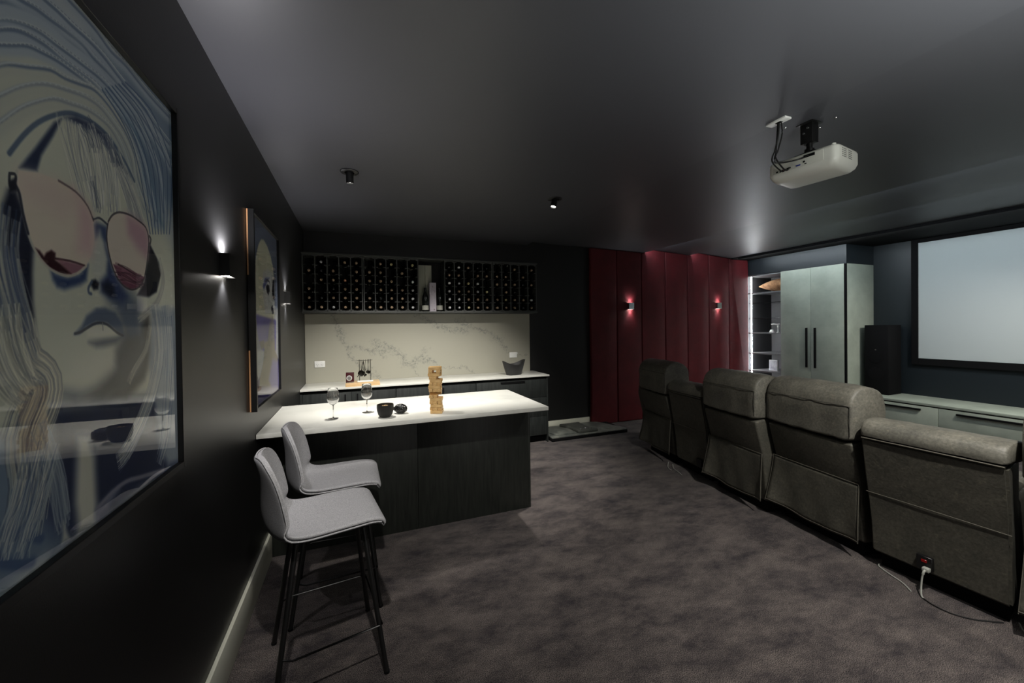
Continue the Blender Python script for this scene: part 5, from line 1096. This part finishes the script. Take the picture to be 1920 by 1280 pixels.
# linear lamp tucked behind the last ceiling step, washing the screen wall
ls = thing('cove_light', 'slim linear light fixed to the black ceiling strip in front of the screen wall', 'ceiling light', (7.125, -0.5, 2.766))
sbox('channel', M_black, -0.02, 0.0, 0, 5.6, -0.020, -0.001, parent=ls)
bm = new(); box(bm, 0.0005, 0.004, 0.01, 5.59, -0.018, -0.003); obj('diffuser', bm, emis('lit_cove_diffuser', (0.84, 0.94, 1.0), 68), ls)

for xe, zt_, zb_, lab in ((5.10, 2.846, 2.786, 'slim linear light hidden behind the first ceiling step right of the projector'), (6.10, 2.851, 2.798, 'slim linear light hidden behind the ceiling step nearer the screen')):
    cl = thing('cove_light', lab, 'ceiling light', (xe, -0.5, 0), 0, 'linear lights behind the ceiling steps')
    bm = new(); box(bm, 0.001, 0.006, 0, 5.76, zb_, zt_); obj('channel', bm, M_black, cl)
    bm = new(); box(bm, 0.0065, 0.009, 0.01, 5.75, zb_+0.008, zt_-0.012); obj('diffuser', bm, emis('lit_step_diffuser', (0.80, 0.92, 1.0), 22), cl)

# ------------------------------------------------------------ projector on the ceiling
M_pj = mat('ivory_plastic', (0.82, 0.82, 0.74), 0.35)
PJX, PJY, PJZ, PJR = 3.25, 1.580, 2.556, deg(8)
pj = thing('projector', 'ivory video projector hanging upside down from the ceiling', 'projector', (PJX, PJY, PJZ), PJR)
bm = new(); rings = []
# body: rounded rectangle sections stacked in z ; local x to the screen, rear (ports) at -x
def rr(hx, hy, z, r=0.03, n=6, bow=0.0):
    o_ = []
    for sx, sy, a0 in ((1, 1, 0), (-1, 1, PI/2), (-1, -1, PI), (1, -1, 3*PI/2)):
        for k in range(n+1):
            a = a0+PI/2*k/n; o_.append(Vector((sx*(hx-r)+r*math.cos(a), sy*(hy-r)+r*math.sin(a), z)))
    return o_
loft(bm, [rr(0.080, 0.140, -0.076, 0.03), rr(0.112, 0.160, -0.070, 0.035), rr(0.134, 0.174, -0.052, 0.035), rr(0.144, 0.182, -0.028, 0.035), rr(0.144, 0.182, 0.034, 0.035), rr(0.140, 0.178, 0.046, 0.035), rr(0.132, 0.170, 0.050, 0.03)])
obj('body', bm, M_pj, pj, 60)
sbox('port_panel', mat('pale_port_panel', (0.70, 0.70, 0.62), 0.5), -0.1462, -0.1430, -0.115, 0.150, -0.026, 0.038, 0.001, parent=pj)
bm = new()
for y, z, a, b in ((0.126, -0.006, 0.005, 0.005), (0.108, -0.004, 0.003, 0.009), (0.088, -0.004, 0.010, 0.004), (0.060, -0.002, 0.010, 0.004), (-0.02, 0.008, 0.005, 0.005), (-0.028, -0.006, 0.005, 0.003)): box(bm, -0.1482, -0.1464, y-a, y+a, z-b-0.010, z+b-0.010)
box(bm, -0.1482, -0.1464, -0.075, -0.018, 0.018, 0.034); obj('ports', bm, M_black, pj)
bm = new(); box(bm, -0.1485, -0.1464, -0.002, 0.022, -0.018, -0.010, 0.001, 1); obj('blue_port', bm, mat('blue_connector', (0.02, 0.04, 0.30), 0.4), pj)
bm = new(); box(bm, -0.1520, -0.1464, 0.078, 0.090, -0.020, -0.010, 0.001, 1); obj('red_plug', bm, mat('red_connector', (0.5, 0.03, 0.02), 0.4), pj)
bm = new()
for r_ in range(5):
    for c_ in range(9):
        if c_ == 4: continue
        x = -0.085+c_*0.014; z = -0.018+r_*0.011; box(bm, x, x+0.007, -0.1832, -0.1812, z, z+0.005)
obj('side_vents', bm, mat('vent_grey', (0.10, 0.10, 0.08), 0.6), pj)
bm = new(); lathe(bm, [(0.022, 0), (0.036, 0), (0.036, 0.016), (0.030, 0.018), (0.022, 0.006), (0.0, 0.004)], 28, c=(0.140, 0.11, 0.0), Mx=Matrix.Rotation(PI/2, 4, 'Y')); obj('lens_barrel', bm, M_blackp, pj)
for x, y in ((-0.11, -0.15), (0.10, -0.15), (0.0, 0.16)):
    bm = new(); lathe(bm, [(0, 0.049), (0.014, 0.049), (0.012, 0.060), (0, 0.062)], 16, c=(x, y, 0)); obj('foot', bm, M_pj, pj)
mt = thing('ceiling_mount', 'black steel ceiling bracket holding up the projector', 'mount', (PJX+0.0, PJY+0.015, 0))
zc = zceil(PJX)
sbox('arm_plate', M_blackp, -0.03, 0.03, -0.035, 0.035, zc-0.125, zc-0.0055, 0.003, parent=mt)
sbox('ceiling_plate', M_blackp, -0.05, 0.05, -0.05, 0.05, zc-0.007, zc-0.003, 0.002, parent=mt)
bm = new(); tube(bm, [(0, 0, zc-0.125), (0, 0, PJZ+0.085)], 0.016, 12); lathe(bm, [(0, 0), (0.026, 0), (0.026, 0.02), (0, 0.02)], 16, c=(0, 0, PJZ+0.095)); obj('pivot', bm, M_blackp, mt)
bm = new(); box(bm, -0.05, 0.05, -0.06, 0.06, PJZ+0.064, PJZ+0.088, 0.004); box(bm, -0.04, 0.04, -0.012, 0.012, PJZ+0.0525, PJZ+0.066)
obj('head_plate', bm, M_blackp, mt)
bm = new()
for y, z in ((-0.01, zc-0.035), (0.012, zc-0.062)): lathe(bm, [(0, 0), (0.007, 0), (0.006, 0.005), (0, 0.006)], 12, c=(-0.030, y, z), Mx=Matrix.Rotation(-PI/2, 4, 'Y'))
lathe(bm, [(0, 0), (0.007, 0), (0.006, 0.005), (0, 0.006)], 12, c=(-0.016, 0.012, zc-0.13), Mx=Matrix.Rotation(-PI/2, 4, 'Y')); obj('bolts', bm, M_chrome, mt)
for q, (bx_, by_) in enumerate(((PJX+0.11, PJY+0.02), (PJX+0.07, PJY-0.09), (PJX-0.09, PJY+0.10))):
    bm = new(); lathe(bm, [(0, -0.004), (0.006, -0.004), (0.008, 0.0), (0, 0.0)], 12); o = obj('ceiling_bolt', bm, M_chrome, loc=(bx_, by_, zceil(bx_)-0.0005))
    tag(o, ['small metal ceiling bolt right of the projector bracket', 'small metal ceiling bolt nearest the camera by the projector bracket', 'small metal ceiling bolt between cable plate and projector bracket'][q], 'bolt', 'small ceiling bolts by the projector')
cp = thing('cable_plate', 'white ceiling cable plate beside the projector bracket', 'wall plate', (2.945, 1.580, 2.788))
sbox('plate', M_white, -0.028, 0.028, -0.058, 0.058, -0.012, 0, 0.003, parent=cp)
sbox('brush_slot', M_black, -0.012, 0.012, -0.02, 0.012, -0.0135, -0.0118, parent=cp)
zt = 2.772
for k, (dy, loop, end) in enumerate(((0.0, 0.035, 0.075), (-0.012, 0.02, 0.055), (0.008, 0.05, -0.045))):
    e = Matrix.Rotation(PJR, 3, 'Z') @ Vector((-0.150, end, -0.014 if k < 2 else 0.026))
    bm = new(); tube(bm, [(2.945, 1.575+dy, zt), (2.942+0.004*k, 1.578+dy*1.6, zt-0.07), (2.935+0.010*k, 1.592+dy, zt-0.15), (2.945+0.004*k, 1.60-0.012*k+loop*0.5, PJZ+0.035-loop*0.8), (PJX+e.x-0.025, PJY+e.y+(0.01 if k < 2 else 0.05), PJZ+e.z-0.012), (PJX+e.x, PJY+e.y, PJZ+e.z)], 0.0042, 8, k=5)
    tag(obj('projector_cable', bm, M_bcord), ['black cable dropping from ceiling plate to the red projector plug', 'black cable dropping straight to the projector ports', 'black cable looping from ceiling plate up to the projector mount'][k], 'cable', 'black cables at the projector')

# unseen uplighter, invented behind the camera to brighten ceiling and room
fl = thing('floor_lamp', 'black standing uplighter lamp behind the camera position', 'floor lamp', (2.35, -0.45, 0))
bm = new(); lathe(bm, [(0, 0), (0.15, 0), (0.15, 0.012), (0.02, 0.03), (0, 0.03)], 32); obj('base', bm, M_blackp, fl)
bm = new(); lathe(bm, [(0.012, 0.03), (0.012, 1.66)], 16); obj('pole', bm, M_blackp, fl)
bm = new(); lathe(bm, [(0.0, 1.655), (0.05, 1.66), (0.15, 1.76), (0.155, 1.78), (0.148, 1.78), (0.045, 1.675), (0.0, 1.67)], 36); obj('lamp_shade', bm, M_blackp, fl)
bm = new(); lathe(bm, [(0, 1.70), (0.06, 1.70), (0.06, 1.715), (0, 1.715)], 24); obj('bulb', bm, M_lens, fl)
spot((2.35, -0.45, 1.73), (2.35, -0.40, 2.8), 760, 155, 1.0, (0.97, 1.0, 0.96), 0.06)
